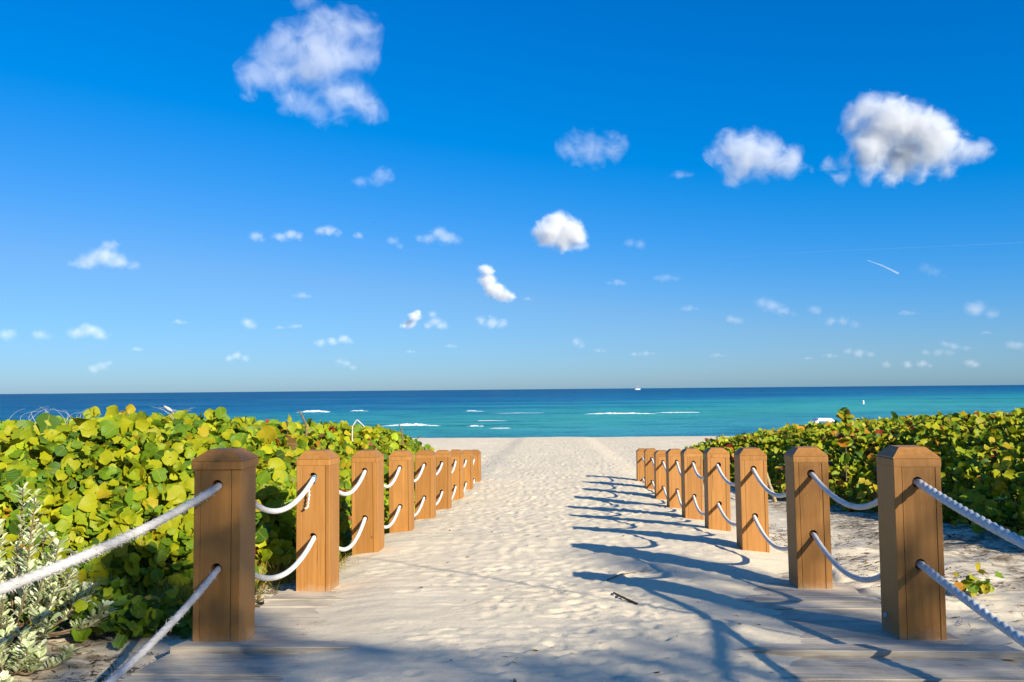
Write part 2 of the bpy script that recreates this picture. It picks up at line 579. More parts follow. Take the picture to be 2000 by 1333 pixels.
# small scoop in front of each far post
nxn, nyn = len(gx), len(gy)
idx = np.arange(nxn * nyn).reshape(nyn, nxn)
quads = np.stack([idx[:-1, :-1], idx[:-1, 1:], idx[1:, 1:], idx[1:, :-1]], -1).reshape(-1, 4)
me = mesh_np("sand_beach", np.stack([GX, GY, GZ], -1).reshape(-1, 3), quads, MAT["sand"], smooth=True)
tag(link("sand_beach", me), "pale trodden sand of the path and beach", kind="structure")


def gmesh(x, y):
    i = int(np.clip(np.searchsorted(gx, x), 1, nxn - 1))
    j = int(np.clip(np.searchsorted(gy, y), 1, nyn - 1))
    return float(GZ[j, i])


# sea: one sheet to the horizon
sx = axis([(-80000, -4000, 19000), (-4000, -400, 900), (-400, 400, 100), (400, 4000, 900), (4000, 80000, 19000)])
sy = axis([(62, 400, 40), (400, 4000, 600), (4000, 90000, 21500)])
SX, SY = np.meshgrid(sx, sy)
idx = np.arange(SX.size).reshape(SX.shape)
quads = np.stack([idx[:-1, :-1], idx[:-1, 1:], idx[1:, 1:], idx[1:, :-1]], -1).reshape(-1, 4)
me = mesh_np("sea", np.stack([SX, SY, 0 * SX], -1).reshape(-1, 3), quads, MAT["sea"])
tag(link("sea", me), "turquoise sea darkening to deep blue at the horizon", kind="structure")


def breaker(px, py, wpx, hpx, label, seed, strength=1.0):
    """a breaking crest: turquoise swell ridge with a foam cap; size read off the photo"""
    d = CZ * F / (py - (770 - 0.009 * px))
    L, H = wpx / F * d, hpx / F * d
    c = at(px, py, d)
    root = empty("breaking_wave", (c.x, d, 0))
    tag(root, label, "wave", "breaking waves close to the shore")
    nU, nV = 90, 14
    u = np.linspace(0, 1, nU)
    env = np.sin(np.pi * u) ** 0.6 * (0.45 + 0.9 * vnoise(u * 6, u * 0 + seed, seed)) * (0.45 + 0.55 * np.exp(-((u - 0.4) / 0.33) ** 2))
    V = []
    v = np.linspace(0, 1, nV)
    for i in range(nU):
        wv = 1.6 + 2.0 * env[i]
        for j in range(nV):
            pr = math.sin(math.pi * v[j]) ** 0.8
            n = vnoise(np.array([u[i] * 40]), np.array([v[j] * 5.0]), seed + 3)[0]
            V.append(((u[i] - 0.5) * L, (v[j] - 0.35) * wv + 1.5 * (fbm(np.array([u[i] * 4]), np.array([seed * 1.0]), seed)[0]) * 2, 0.8 * H * min(env[i], 0.75) * pr * (0.7 + 0.4 * n) * strength - 0.03))
    idx = np.arange(nU * nV).reshape(nU, nV)
    q = np.stack([idx[:-1, :-1], idx[1:, :-1], idx[1:, 1:], idx[:-1, 1:]], -1).reshape(-1, 4)
    link("foam_crest", mesh_np("foam_crest", V, q, MAT["foam"], smooth=True), root)
    V = np.array(V)
    V2 = V.copy()
    V2[:, 0] *= 1.25
    V2[:, 1] = V2[:, 1] * 1.5 - 0.7
    V2[:, 2] = V[:, 2] * 0.45 - 0.01
    link("swell", mesh_np("swell", V2, q, MAT["sea"], smooth=True), root)


breaker(612, 807, 76, 9, "white breaker between the hedge gap and the horizon, leftmost wave", 1)
breaker(700, 804, 36, 5, "short white crest just right of the leftmost breaker", 2)
breaker(798, 833, 130, 11, "long foaming wave rolling in above the far end of the left hedge", 3)
breaker(927, 804, 42, 4, "tiny far crest above the last posts of the left row", 4)
breaker(928, 833, 40, 4, "small white curl directly above the last posts of the left row, close to shore", 5)
breaker(1215, 809, 150, 9, "longest white breaker in the middle of the sea, right of centre", 6)
breaker(1335, 806, 120, 4, "thin broken foam line trailing off the longest breaker", 7, 0.7)
breaker(1010, 807, 130, 2, "faint foam streak between the tiny far crest and the longest breaker", 8, 0.8)
breaker(965, 822, 90, 2, "faint foam streak midway between the two small crests above the left posts", 9, 0.8)
breaker(985, 837, 80, 2, "faint foam streak trailing right of the small white curl close to shore", 10, 0.8)

# ------------------------------------------------------------------ boardwalk
DSLOPE = math.atan(0.071)
PW = 0.225
bw = empty("boardwalk", (0, 0, CZ - 1.067))
tag(bw, "weathered grey plank boardwalk half buried in pale sand", kind="structure")
nP = 0
y0 = 2.05
while y0 < 11.2:
    bm = bmesh.new()
    e0, e1 = random.uniform(-2.10, -2.04), random.uniform(2.20, 2.29)
    lift = random.uniform(-0.003, 0.004)
    tilt = random.gauss(0, 0.010)
    if abs(y0 - 4.525) < PW / 2:
        lift, e1, tilt = 0.034, 2.38, 0.06
    if abs(y0 - 6.1) < PW / 2:
        lift, tilt = 0.014, 0.045
    if y0 > 3.0 and random.random() < 0.25:
        lift += 0.006
    # board with lengthwise bow: six stations, cupped section
    secs = []
    nS = 7
    bow = random.gauss(0, 0.003)
    for i in range(nS):
        t = i / (nS - 1)
        xx = e0 + (e1 - e0) * t
        zb = bow * (4 * t * (1 - t)) + random.gauss(0, 0.0008)
        ring = []
        for (yy, zz) in ((0.004, -0.038), (0.004, -0.004), (0.008, 0), (PW * 0.5, -0.001), (PW - 0.009, 0), (PW - 0.005, -0.004), (PW - 0.005, -0.038)):
            ring.append(bm.verts.new((xx, yy + random.gauss(0, 0.0012), zz + zb - tilt * yy)))
        secs.append(ring)
    for a, b in zip(secs[:-1], secs[1:]):
        for j in range(7):
            k = (j + 1) % 7
            bm.faces.new((a[j], a[k], b[k], b[j]))
    bm.faces.new(secs[0][::-1])
    bm.faces.new(secs[-1])
    bmesh.ops.recalc_face_normals(bm, faces=bm.faces)
    o = link("plank", bm_mesh("plank", bm, MAT["plank"]), bw, (0, y0, -0.071 * y0 + lift))
    o.rotation_euler = (-DSLOPE, 0, random.gauss(0, 0.0015))
    y0 += PW
    nP += 1

# ------------------------------------------------------------------ posts
PWID = 0.262
HOLE_Z = (-0.195, -0.655)          # below the post top
HR = 0.031
PH = 1.067


def ring_band(bm, x0, x1, z0, z1, cx, cz, r, y, front):
    """rectangle with a round hole; returns the circle verts"""
    angs = set(np.linspace(0, 2 * math.pi, 20, endpoint=False).tolist())
    for (a, b) in ((x0, z0), (x1, z0), (x1, z1), (x0, z1)):
        angs.add(math.atan2(b - cz, a - cx) % (2 * math.pi))
    angs = sorted(angs)
    inn, outv = [], []
    for t in angs:
        c, s = math.cos(t), math.sin(t)
        ks = []
        if c > 1e-9: ks.append((x1 - cx) / c)
        if c < -1e-9: ks.append((x0 - cx) / c)
        if s > 1e-9: ks.append((z1 - cz) / s)
        if s < -1e-9: ks.append((z0 - cz) / s)
        k = min(ks)
        inn.append(bm.verts.new((cx + r * c, y, cz + r * s)))
        outv.append(bm.verts.new((cx + k * c, y, cz + k * s)))
    n = len(angs)
    for i in range(n):
        j = (i + 1) % n
        f = (outv[i], outv[j], inn[j], inn[i])
        bm.faces.new(f if front else f[::-1])
    return inn


def holed_board(x0, x1, ytop):
    """centre board, front at y=0, back at PWID, holes bored through"""
    bm = bmesh.new()
    top = PH - ytop
    zs = [-0.5, PH + HOLE_Z[1] - 0.06, PH + HOLE_Z[1] + 0.06, PH + HOLE_Z[0] - 0.06, PH + HOLE_Z[0] + 0.06, top]
    cx = 0.0
    for y, front in ((-PWID / 2, True), (PWID / 2, False)):
        for k in (0, 2, 4):
            q = [bm.verts.new(p) for p in ((x0, y, zs[k]), (x1, y, zs[k]), (x1, y, zs[k + 1]), (x0, y, zs[k + 1]))]
            bm.faces.new(q if front else q[::-1])
        c1 = ring_band(bm, x0, x1, zs[1], zs[2], cx, PH + HOLE_Z[1], HR, y, front)
        c2 = ring_band(bm, x0, x1, zs[3], zs[4], cx, PH + HOLE_Z[0], HR, y, front)
        if front:
            f1, f2 = c1, c2
        else:
            for A, B in ((f1, c1), (f2, c2)):
                for i in range(len(A)):
                    j = (i + 1) % len(A)
                    bm.faces.new((A[i], A[j], B[j], B[i]))
    h = PWID / 2
    for q in (((x0, -h, -0.5), (x0, -h, top), (x0, h, top), (x0, h, -0.5)), ((x1, -h, -0.5), (x1, h, -0.5), (x1, h, top), (x1, -h, top)),
              ((x0, -h, top), (x1, -h, top), (x1, h, top), (x0, h, top))):
        bm.faces.new([bm.verts.new(p) for p in q])
    bmesh.ops.remove_doubles(bm, verts=bm.verts, dist=1e-5)
    bmesh.ops.recalc_face_normals(bm, faces=bm.faces)
    return bm_mesh("board", bm, MAT["post"])


def plain_board(x0, x1, ytop, dy=0.0):
    bm = bmesh.new()
    add_box(bm, (x0, -PWID / 2 + dy, -0.5), (x1, PWID / 2 - dy, PH - ytop), 0.003)
    return bm_mesh("board", bm, MAT["post"])


def cap_meshes(over, hch):
    """band and chamfered top of the post cap"""
    h = PWID / 2
    bm = bmesh.new()
    add_box(bm, (-h - over, -h - over, PH - hch - 0.050), (h + over, h + over, PH - hch - 0.002), 0.0045)
    band = bm_mesh("cap_band", bm, MAT["post"])
    bm = bmesh.new()
    ins = 0.052
    lo = [(-h - over + 0.003, PH - hch), (-h - over + 0.003, PH - hch + 0.006), (-h + ins, PH - 0.004), (-h + ins + 0.006, PH)]
    rings = [[bm.verts.new((sx_ * -a, sy_ * -a, z)) for sx_, sy_ in ((-1, -1), (1, -1), (1, 1), (-1, 1))] for a, z in lo]
    for a, b in zip(rings[:-1], rings[1:]):
        for j in range(4):
            k = (j + 1) % 4
            bm.faces.new((a[j], a[k], b[k], b[j]))
    bm.faces.new(rings[-1])
    bm.faces.new(rings[0][::-1])
    bmesh.ops.recalc_face_normals(bm, faces=bm.faces)
    top = bm_mesh("cap_top", bm, MAT["post"])
    return band, top


HB = PWID / 2
S1, S2 = -HB + 0.040, HB - 0.052
BOARDS_A = [plain_board(-HB, S1 - 0.0025, 0.108), holed_board(S1, S2, 0.106), plain_board(S2 + 0.0025, HB, 0.108, -0.002)]
BOARDS_B = [plain_board(-HB, S1 + 0.005, 0.108, -0.0015), holed_board(S1 + 0.0075, S2 + 0.017, 0.106), plain_board(S2 + 0.0195, HB, 0.108)]
CAP_WIDE = cap_meshes(0.013, 0.058)
CAP_FLUSH = cap_meshes(0.003, 0.062)
ORD = ["nearest", "second", "third", "fourth", "fifth", "sixth", "seventh", "eighth", "farthest"]
posts = {}
D0, DS = 4.79, 1.81
ROW = {'left': [-1.756, -1.722, -1.722, -1.708, -1.70, -1.69, -1.685, -1.675, -1.667], 'right': [1.925, 1.850, 1.826, 1.822, 1.818, 1.840, 1.845, 1.855, 1.862]}
for side in ("left", "right"):
    for i in range(9):
        X0 = ROW[side][i] + (-PWID / 2 if side == "left" else PWID / 2)
        d = D0 + (-0.085 if side == "left" else (0.17 if i == 0 else 0.09)) + DS * i + PWID / 2
        dz = -0.030 if (side == "right" and i == 6) else random.uniform(-0.006, 0.008)
        if side == "right" and i >= 7:
            dz += 0.015
        ztop = CZ - 0.071 * (d - PWID / 2) + dz
        rot = (random.gauss(0, 0.006), random.gauss(0, 0.006), random.gauss(0, 0.025))
        if i == 0:
            rot = (0, 0, 0.02 if side == "left" else -0.01)
        r = empty("wooden_post", (X0, d, ztop - PH), rot)
        if side == "left" and i == 0:
            lab = "brown wooden post with wide rimmed cap, nearest in the left row, in shade"
        elif side == "left" and i == 1:
            lab = "brown post with blue tape and a loose rope end, second in left row"
        elif side == "right" and i == 0:
            lab = "largest brown post at right, steel bolt at its foot, nearest in right row"
        elif side == "right" and i == 6:
            lab = "slightly sunken brown post, seventh from the front in the right row"
        else:
            lab = f"brown square wooden post with chamfered cap, {ORD[i]} from the front in {side} row".replace("farthest from the front in", "farthest of the")
        tag(r, lab, "post", f"rope posts along the {side} side of the path")
        for me in (BOARDS_A if (i + (side == "right")) % 2 == 0 else BOARDS_B):
            link("board", me, r)
        band, top = CAP_WIDE if (side == "left" and i == 0) else CAP_FLUSH
        link("cap_band", band, r)
        link("cap_top", top, r)
        posts[(side, i)] = (X0, d, ztop, r)
    # the next post towards the viewer, outside the frame, that carries the near ropes
    zt = CZ - 0.30
    X0 = posts[(side, 0)][0]
    r = empty("wooden_post", (X0, 0.75, zt - PH))
    tag(r, f"brown wooden post beside the viewer carrying the near {side} ropes, out of frame", "post", f"rope posts along the {side} side of the path")
    for me in BOARDS_A:
        link("board", me, r)
    link("cap_band", CAP_FLUSH[0], r)
    link("cap_top", CAP_FLUSH[1], r)
# steel bolt head at the foot of the right nearest post
X0, d, zt, r = posts[("right", 0)]
bm = bmesh.new()
bmesh.ops.create_cone(bm, cap_ends=True, segments=12, radius1=0.016, radius2=0.011, depth=0.014, matrix=Matrix.Rotation(R(-90), 4, 'Y'))
link("bolt", bm_mesh("bolt", bm, MAT["steel"]), r, (-PWID / 2 - 0.009, 0.045, 0.085))


# ------------------------------------------------------------------ ropes
def tube(path, rad, nseg=8, lobes=0, pitch=0.05, lobe_amp=0.12, taper=None):
    """swept tube; lobes > 0 twists strand ridges round it. returns V, quads"""
    P = np.asarray(path, float)
    T = np.gradient(P, axis=0)
    T /= np.linalg.norm(T, axis=1)[:, None] + 1e-12
    ref = np.array([1.0, 0, 0]) if abs(T[0, 0]) < 0.8 else np.array([0, 0, 1.0])
    A = np.cross(T, ref)
    A /= np.linalg.norm(A, axis=1)[:, None]
    B = np.cross(T, A)
    s = np.concatenate([[0], np.cumsum(np.linalg.norm(np.diff(P, axis=0), axis=1))])
    th = np.linspace(0, 2 * math.pi, nseg, endpoint=False)
    TH, S = np.meshgrid(th, s)
    rr = np.repeat(np.asarray(rad)[:, None], nseg, 1) if np.ndim(rad) else np.full_like(TH, rad)
    if lobes:
        ph = lobes * TH - 2 * math.pi * S / pitch
        rr = rr * (1 + lobe_amp * (np.abs(np.cos(ph / 2)) * 2 - 1.2))
    V = P[:, None, :] + (np.cos(TH) * rr)[..., None] * A[:, None, :] + (np.sin(TH) * rr)[..., None] * B[:, None, :]
    n = len(P)
    idx = np.arange(n * nseg).reshape(n, nseg)
    nx = np.roll(idx, -1, 1)
    q = np.stack([idx[:-1], idx[1:], nx[1:], nx[:-1]], -1).reshape(-1, 4)
    return V.reshape(-1, 3), q


def tube_mesh(name, paths, mat, nseg=6):
    Vs, Qs, o = [], [], 0
    for p, r in paths:
        V, q = tube(p, r, nseg)
        Vs.append(V)
        Qs.append(q + o)
        o += len(V)
    return mesh_np(name, np.concatenate(Vs), np.concatenate(Qs), mat, smooth=True)


def fuzz(path, n, ln, rad, seed):
    """short loose fibres standing off a frayed rope"""
    g = np.random.default_rng(seed)
    P = np.asarray(path)
    i = g.integers(0, len(P) - 1, n)
    dirs = g.normal(size=(n, 3))
    dirs[:, 2] -= 0.25
    dirs /= np.linalg.norm(dirs, axis=1)[:, None]
    b = P[i] + dirs * rad * 0.85
    side = np.cross(dirs, g.normal(size=(n, 3)))
    side /= np.linalg.norm(side, axis=1)[:, None]
    tang = np.gradient(P, axis=0)[i]
    tang /= np.linalg.norm(tang, axis=1)[:, None]
    L = ln * g.uniform(0.3, 1.3, n)[:, None]
    tip = b + (dirs * 0.7 + tang * g.normal(size=(n, 1)) * 0.8) * L
    w = 0.0017
    V = np.stack([b - side * w, b + side * w, tip], 1).reshape(-1, 3)
    return V, np.arange(3 * n).reshape(-1, 3)


def rope_label(side, lvl, i):
    pos = ["nearest and second", "second and third", "third and fourth", "fourth and fifth", "fifth and sixth", "sixth and seventh", "seventh and eighth", "eighth and farthest"]
    return f"{lvl} white rope sagging between the {pos[i]} posts of the {side} row"


for side in ("left", "right"):
    for li, lvl in enumerate(("upper", "lower")):
        for i in range(8):
            x0, d0, z0, _ = posts[(side, i)]
            x1, d1, z1, _ = posts[(side, i + 1)]
            a = Vector((x0, d0 + HB, z0 + HOLE_Z[li] - 0.008))
            b = Vector((x1, d1 - HB, z1 + HOLE_Z[li] - 0.008))
            sag = random.uniform(0.17, 0.23) * (1.0 if i < 6 else 0.75)
            pts = [a + Vector((0, -0.20, 0.004))]
            n = 60 if i < 3 else 30
            sk = random.uniform(-0.15, 0.15)
            for k in range(n + 1):
                t = k / n
                p = a.lerp(b, t)
                tt = t + sk * t * (1 - t)
                p.z -= sag * 4 * tt * (1 - tt)
                p.x += 0.012 * math.sin(t * 3 + i)
                pts.append(p)
            pts.append(b + Vector((0, 0.09, 0.004)))
            rad = 0.0185
            V, q = tube(pts, rad, 10 if i < 3 else 8)
            old = (side == "left" and i == 0 and li == 0)
            r = empty("rope", a)
            lab = rope_label(side, lvl, i)
            if old:
                lab = "upper white rope frayed at its near end, between nearest and second left posts"
            tag(r, lab, "rope", f"ropes strung through the {side} row of posts")
            sp = link("strand", mesh_np("strand", V - np.array(a), q, MAT["rope"], smooth=True), r)
            if old:
                near = [p for p in pts[2:16]]
                V, T = fuzz(near, 500, 0.022, 0.0195, 5)
                tag(link("fibre", mesh_np("fibre", V - np.array(a), T, MAT["rope_old"]), r), kind="stuff")
                # loose frayed end hanging from the far hole and its blue tape
                p0 = b + Vector((-0.012, -0.035, -0.03))
                hang = [p0 + Vector((0.0, 0.0, 0.0)), p0 + Vector((-0.012, -0.008, -0.05)), p0 + Vector((-0.010, -0.006, -0.10)), p0 + Vector((-0.018, -0.004, -0.15)), p0 + Vector((-0.022, -0.004, -0.19)), p0 + Vector((-0.045, -0.004, -0.20))]
                hh = []
                for k in range(len(hang) - 1):
                    for s in range(8):
                        hh.append(hang[k].lerp(hang[k + 1], s / 8))
                rr = [0.007 + 0.0025 * math.sin(k * 1.3) for k in range(len(hh))]
                V, q = tube(hh, rr, 8)
                link("loose_end", mesh_np("loose_end", V - np.array(a), q, MAT["rope"], smooth=True), r)
                V, q = tube([b + Vector((0, -0.045, -0.03)), b + Vector((0, -0.02, -0.012)), b + Vector((0, 0.004, 0.0))], 0.0225, 14)
                link("tape", mesh_np("tape", V - np.array(a), q, MAT["tape"], smooth=True), r)


def near_rope(side, li, z0, dl, lab, mat, rad, fr):
    x0, d0, zt, _ = posts[(side, 0)]
    a = Vector((x0, d0 - HB, zt + HOLE_Z[li] - 0.006))
    k = (a.z - (CZ + z0)) / (a.y - dl) ** 2
    ys = np.linspace(0.88, a.y, 1500 if not fr else 700)
    pts = [(x0 + 0.01 * math.sin(y * 1.7), y, CZ + z0 + k * (y - dl) ** 2) for y in ys]
    pts.append((a.x, a.y + 0.10, a.z + 0.004))
    V, q = tube(pts, rad, 14, 3, 0.058, 0.16 if not fr else 0.07)
    r = empty("rope", a)
    tag(r, lab, "rope", f"ropes strung through the {side} row of posts")
    link("strand", mesh_np("strand", V - np.array(a), q, mat, smooth=True), r)
    if fr:
        V, T = fuzz([p for p in pts if p[1] > 2.4], fr, 0.026, rad, 8 + li)
        tag(link("fibre", mesh_np("fibre", V - np.array(a), T, mat), r), kind="stuff")


near_rope("left", 0, -0.667, 2.75, "thick frayed grey white rope, upper, crossing the bottom left to the nearest left post", MAT["rope_old"], 0.0195, 2400)
near_rope("left", 1, -1.287, 2.6, "frayed grey white rope, lower, dropping from the nearest left post to the bottom edge", MAT["rope_old"], 0.0175, 1100)
near_rope("right", 0, -0.74, 2.9, "twisted white rope, upper, running from the nearest right post to the right edge", MAT["rope"], 0.022, 0)
near_rope("right", 1, -1.174, 2.8, "twisted white rope, lower, from the nearest right post to the bottom right corner", MAT["rope"], 0.021, 0)


# ------------------------------------------------------------------ leaves
def leaf_template(kind, seed):
    g = np.random.default_rng(seed)
    if kind == "grape":
        ys = [0.0, 0.14, 0.34, 0.55, 0.75, 0.91, 1.0]
        ws = [0.20, 0.42, 0.53, 0.545, 0.46, 0.28, 0.06]
        yb = [-0.10, -0.02, 0.0, 0.0, 0.0, -0.01, -0.01]
        fold, curl, wav = g.uniform(0.05, 0.55), g.uniform(-0.15, 0.40), 0.06
    elif kind == "spat":
        ys = [0.0, 0.35, 0.7, 0.9, 1.0]
        ws = [0.03, 0.10, 0.19, 0.15, 0.03]
        yb = [0] * 5
        fold, curl, wav = g.uniform(0.1, 0.5), g.uniform(-0.25, 0.2), 0.01
    else:                                   # grass blade
        ys = [0.0, 0.35, 0.7, 1.0]
        ws = [0.012, 0.011, 0.008, 0.001]
        yb = [0] * 4
        fold, curl, wav = 0.3, g.uniform(0.0, 0.5), 0.0
    V, UV = [], []
    for y, w, o in zip(ys, ws, yb):
        for s in (-1, 0, 1):
            ww = w * (1 + 0.12 * g.normal()) if s else 0
            z = fold * abs(ww) * s * s - curl * y * y + (wav * g.normal() if s else 0)
            V.append((s * ww, y + (o if s else 0), z))
            UV.append((s * ww / 0.5, y))
    T = []
    for j in range(len(ys) - 1):
        for k in range(2):
            a, b, c, d = 3 * j + k, 3 * j + k + 1, 3 * j + k + 4, 3 * j + k + 3
            T += [(a, b, c), (a, c, d)]
    return np.array(V), np.array(T), np.array(UV)


TEMPL = {k: [leaf_template(k, s) for s in range(5)] for k in ("grape", "spat", "blade")}


def frames(nrm, rnd_ang, g, tipdown=0.3):
    """orthonormal leaf frames (side, along, normal) per leaf"""
    n = nrm / (np.linalg.norm(nrm, axis=1)[:, None] + 1e-9)
    t = g.normal(size=n.shape)
    t[:, 2] -= tipdown
    al = t - n * np.sum(t * n, 1)[:, None]
    al /= np.linalg.norm(al, axis=1)[:, None] + 1e-9
    sd = np.cross(al, n)
    return sd, al, n


def visible_top(Pc, size, topn, blockers=None):
    """rank leaves by the pixels they show in the photo (coarse z-buffer)"""
    px, py, z = project(Pc)
    s = 0.35
    W_, H_ = int(2000 * s), int(1333 * s)
    rad = size * 0.42 * F / np.maximum(z, 0.3) * s
    ok = (z > 0.5) & (px > -40) & (px < 2040) & (py > -40) & (py < 1373)
    zb = np.full((H_, W_), 1e9)
    ib = np.full((H_, W_), -1, dtype=int)
    for i in np.where(ok)[0]:
        r = max(0.5, rad[i])
        x0, x1 = int(max(0, px[i] * s - r)), int(min(W_ - 1, px[i] * s + r))
        y0, y1 = int(max(0, py[i] * s - r)), int(min(H_ - 1, py[i] * s + r))
        if x1 < x0 or y1 < y0:
            continue
        sub = zb[y0:y1 + 1, x0:x1 + 1]
        mk = sub > z[i]
        sub[mk] = z[i]
        ib[y0:y1 + 1, x0:x1 + 1][mk] = i
    for (bx0, by0, bx1, by1) in (blockers or []):
        ib[int(by0 * s):int(by1 * s), int(bx0 * s):int(bx1 * s)] = -1
    cnt = np.bincount(ib[ib >= 0], minlength=len(Pc))
    order = np.argsort(-cnt)[:topn]
    return order[cnt[order] > 2]


SHARED = {}


def build_foliage(root, kind, P, sd, al, nm, size, tint_idx, tints, mat, topn=300, jitter=0.18, seed=0, part="leaf", block=None):
    """top leaves as part objects (shared meshes), the rest joined as one stuff part"""
    g = np.random.default_rng(seed)
    n = len(P)
    var = g.integers(0, 5, n)
    L = np.array(root.location)
    cen = P + al * (size * 0.5)[:, None]
    top = visible_top(cen, size, topn, block) if topn else np.array([], dtype=int)
    istop = np.zeros(n, bool)
    istop[top] = True
    for i in top:
        key = (kind, int(var[i]), int(tint_idx[i]), mat.name)
        if key not in SHARED:
            V, T, UV = TEMPL[kind][var[i]]
            SHARED[key] = mesh_np(part, V, T, mat, UV, np.tile(np.array(tints[tint_idx[i]]), (len(V), 1)), smooth=True)
        o = bpy.data.objects.new(part, SHARED[key])
        COL.objects.link(o)
        o.parent = root
        m4 = Matrix(((sd[i, 0], al[i, 0], nm[i, 0], 0), (sd[i, 1], al[i, 1], nm[i, 1], 0), (sd[i, 2], al[i, 2], nm[i, 2], 0), (0, 0, 0, 1)))
        s = float(size[i])
        p = P[i] - L
        o.matrix_basis = Matrix.Translation(Vector(p)) @ m4 @ Matrix.Diagonal((s, s, s, 1))
    Vs, Ts, Us, Cs, off = [], [], [], [], 0
    tarr = np.array(tints)
    for v in range(5):
        sel = np.where((var == v) & ~istop)[0]
        if not len(sel):
            continue
        V, T, UV = TEMPL[kind][v]
        W = (V[None, :, 0, None] * sd[sel][:, None, :] + V[None, :, 1, None] * al[sel][:, None, :] + V[None, :, 2, None] * nm[sel][:, None, :]) * size[sel][:, None, None] + (P[sel] - L)[:, None, :]
        k = len(V)
        c = tarr[tint_idx[sel]] * (1 + jitter * g.normal(size=(len(sel), 1)))
        Vs.append(W.reshape(-1, 3))
        Ts.append((T[None] + (np.arange(len(sel)) * k)[:, None, None]).reshape(-1, 3) + off)
        Us.append(np.tile(UV, (len(sel), 1)))
        Cs.append(np.repeat(np.clip(c, 0, 1), k, 0))
        off += len(sel) * k
    if Vs:
        me = mesh_np("foliage", np.concatenate(Vs), np.concatenate(Ts), mat, np.concatenate(Us), np.concatenate(Cs), smooth=True)
        tag(link("foliage", me, root), kind="stuff")


# leaf colours: lime, yellow green, mid green, deep green, yellow, orange, brown, red
GRAPE = [(0.335, 0.330, 0.006), (0.245, 0.295, 0.007), (0.125, 0.220, 0.009), (0.050, 0.120, 0.010), (0.400, 0.300, 0.010), (0.420, 0.170, 0.012), (0.130, 0.060, 0.016), (0.260, 0.025, 0.010)]
SUNV = np.array(sun_dir)


def hedge(name, label, e_fun, ztop_fun, bounds, seed, nleaf, weights, frac_far, block, spread=1.5):
    """sea grape thicket: leaves on clumped stems spread through the outer half metre of a mound"""
    g = np.random.default_rng(seed)
    xa, xb, ya, yb = bounds

    def H(x, y):
        e = e_fun(x, y) + 0.55 * fbm(x * 0.9, y * 0.9, seed + 3, 3)
        g0 = ground(x, y)
        zt = CZ + ztop_fun(x, y) + 0.24 * fbm(x * 1.1, y * 1.1, seed + 5, 3) + 0.14 * fbm(x * 3.3, y * 3.3, seed + 9, 2)
        k = np.clip(e / spread, 0, 1)
        return g0 + np.maximum(zt - g0, 0.25) * (1 - (1 - k) ** 2.4), e

    P = []
    N = []
    tot = 0
    while tot < nleaf:
        m = 60000
        x = g.uniform(xa, xb, m)
        y = ya + (yb - ya) * g.uniform(0, 1, m) ** frac_far
        h, e = H(x, y)
        hx, _ = H(x + 0.08, y)
        hy, _ = H(x, y + 0.08)
        gxx, gyy = (hx - h) / 0.08, (hy - h) / 0.08
        area = np.sqrt(1 + gxx ** 2 + gyy ** 2)
        keep = (e > 0.02) & (g.uniform(0, 1, m) < np.minimum(area, 5) / 5)
        x, y, h, gxx, gyy = x[keep], y[keep], h[keep], gxx[keep], gyy[keep]
        nn = np.stack([-gxx, -gyy, np.ones_like(gxx)], 1)
        nn /= np.linalg.norm(nn, axis=1)[:, None]
        dep = np.abs(g.normal(0, 0.20, len(x))) - 0.07
        p = np.stack([x, y, h], 1) - nn * dep[:, None]
        gg = ground(p[:, 0], p[:, 1])
        ok = p[:, 2] > gg + 0.04
        P.append(p[ok])
        N.append(nn[ok])
        tot += int(ok.sum())
    P = np.concatenate(P)[:nleaf]
    N = np.concatenate(N)[:nleaf]
    c = (xa + xb) / 2, max(ya, 6.0)
    root = empty(name, (float(np.median(P[:, 0])), float(np.median(P[:, 1])), gz(float(np.median(P[:, 0])), float(np.median(P[:, 1])))))
    tag(root, label, "hedge")
    nrm = N * 0.40 + SUNV[None] * 0.62 + np.array([0, -0.22, 0.20]) + g.normal(size=P.shape) * 0.72
    sd, al, nm = frames(nrm, None, g, 0.25)
    size = np.clip(g.normal(0.090, 0.034, len(P)), 0.035, 0.20)
    # colours drift in patches
    patch = fbm(P[:, 0] * 1.3 + P[:, 2], P[:, 1] * 1.3 - P[:, 2], seed + 14, 3)
    w = np.array(weights)
    cum = np.cumsum(w / w.sum())
    tv = np.clip(g.uniform(0, 1, len(P)) + patch * 0.40, 0, 0.9999)
    ti = np.searchsorted(cum, tv)
    build_foliage(root, "grape", P, sd, al, nm, size, np.clip(ti, 0, len(GRAPE) - 1), GRAPE, MAT["leaf"], 300, 0.22, seed, block=block)
    # woody stems rising from the sand into the leaves
    paths = []
    L = np.array(root.location)
    k = g.choice(len(P), 900, replace=False)
    for i in k:
        tip = P[i] - N[i] * 0.02
        b = tip + np.array([g.normal(0, 0.25), g.normal(0.15, 0.25), 0]) - N[i] * g.uniform(0.35, 0.7)
        b[2] = max(b[2] - g.uniform(0.1, 0.5), float(ground(b[0:1], b[1:2])[0]) - 0.02)
        mid = (tip + b) / 2 + g.normal(0, 0.06, 3)
        t = np.linspace(0, 1, 6)[:, None]
        pts = (1 - t) ** 2 * b + 2 * t * (1 - t) * mid + t * t * tip
        paths.append((pts - L, np.linspace(g.uniform(0.008, 0.018), 0.005, 6)))
    tag(link("branch", tube_mesh("branch", paths, MAT["bark"], 5), root), kind="stuff")
    return root, H


BL = [(380, 880, 500, 1250), (584, 878, 664, 1140), (695, 880, 753, 1080), (768, 880, 814, 1048), (815, 880, 857, 1018)]
BRR = [(1711, 870, 1846, 1240), (1527, 872, 1613, 1143), (1430, 872, 1494, 1080), (1369, 874, 1420, 1048), (1326, 876, 1368, 1025), (1294, 876, 1328, 1003)]


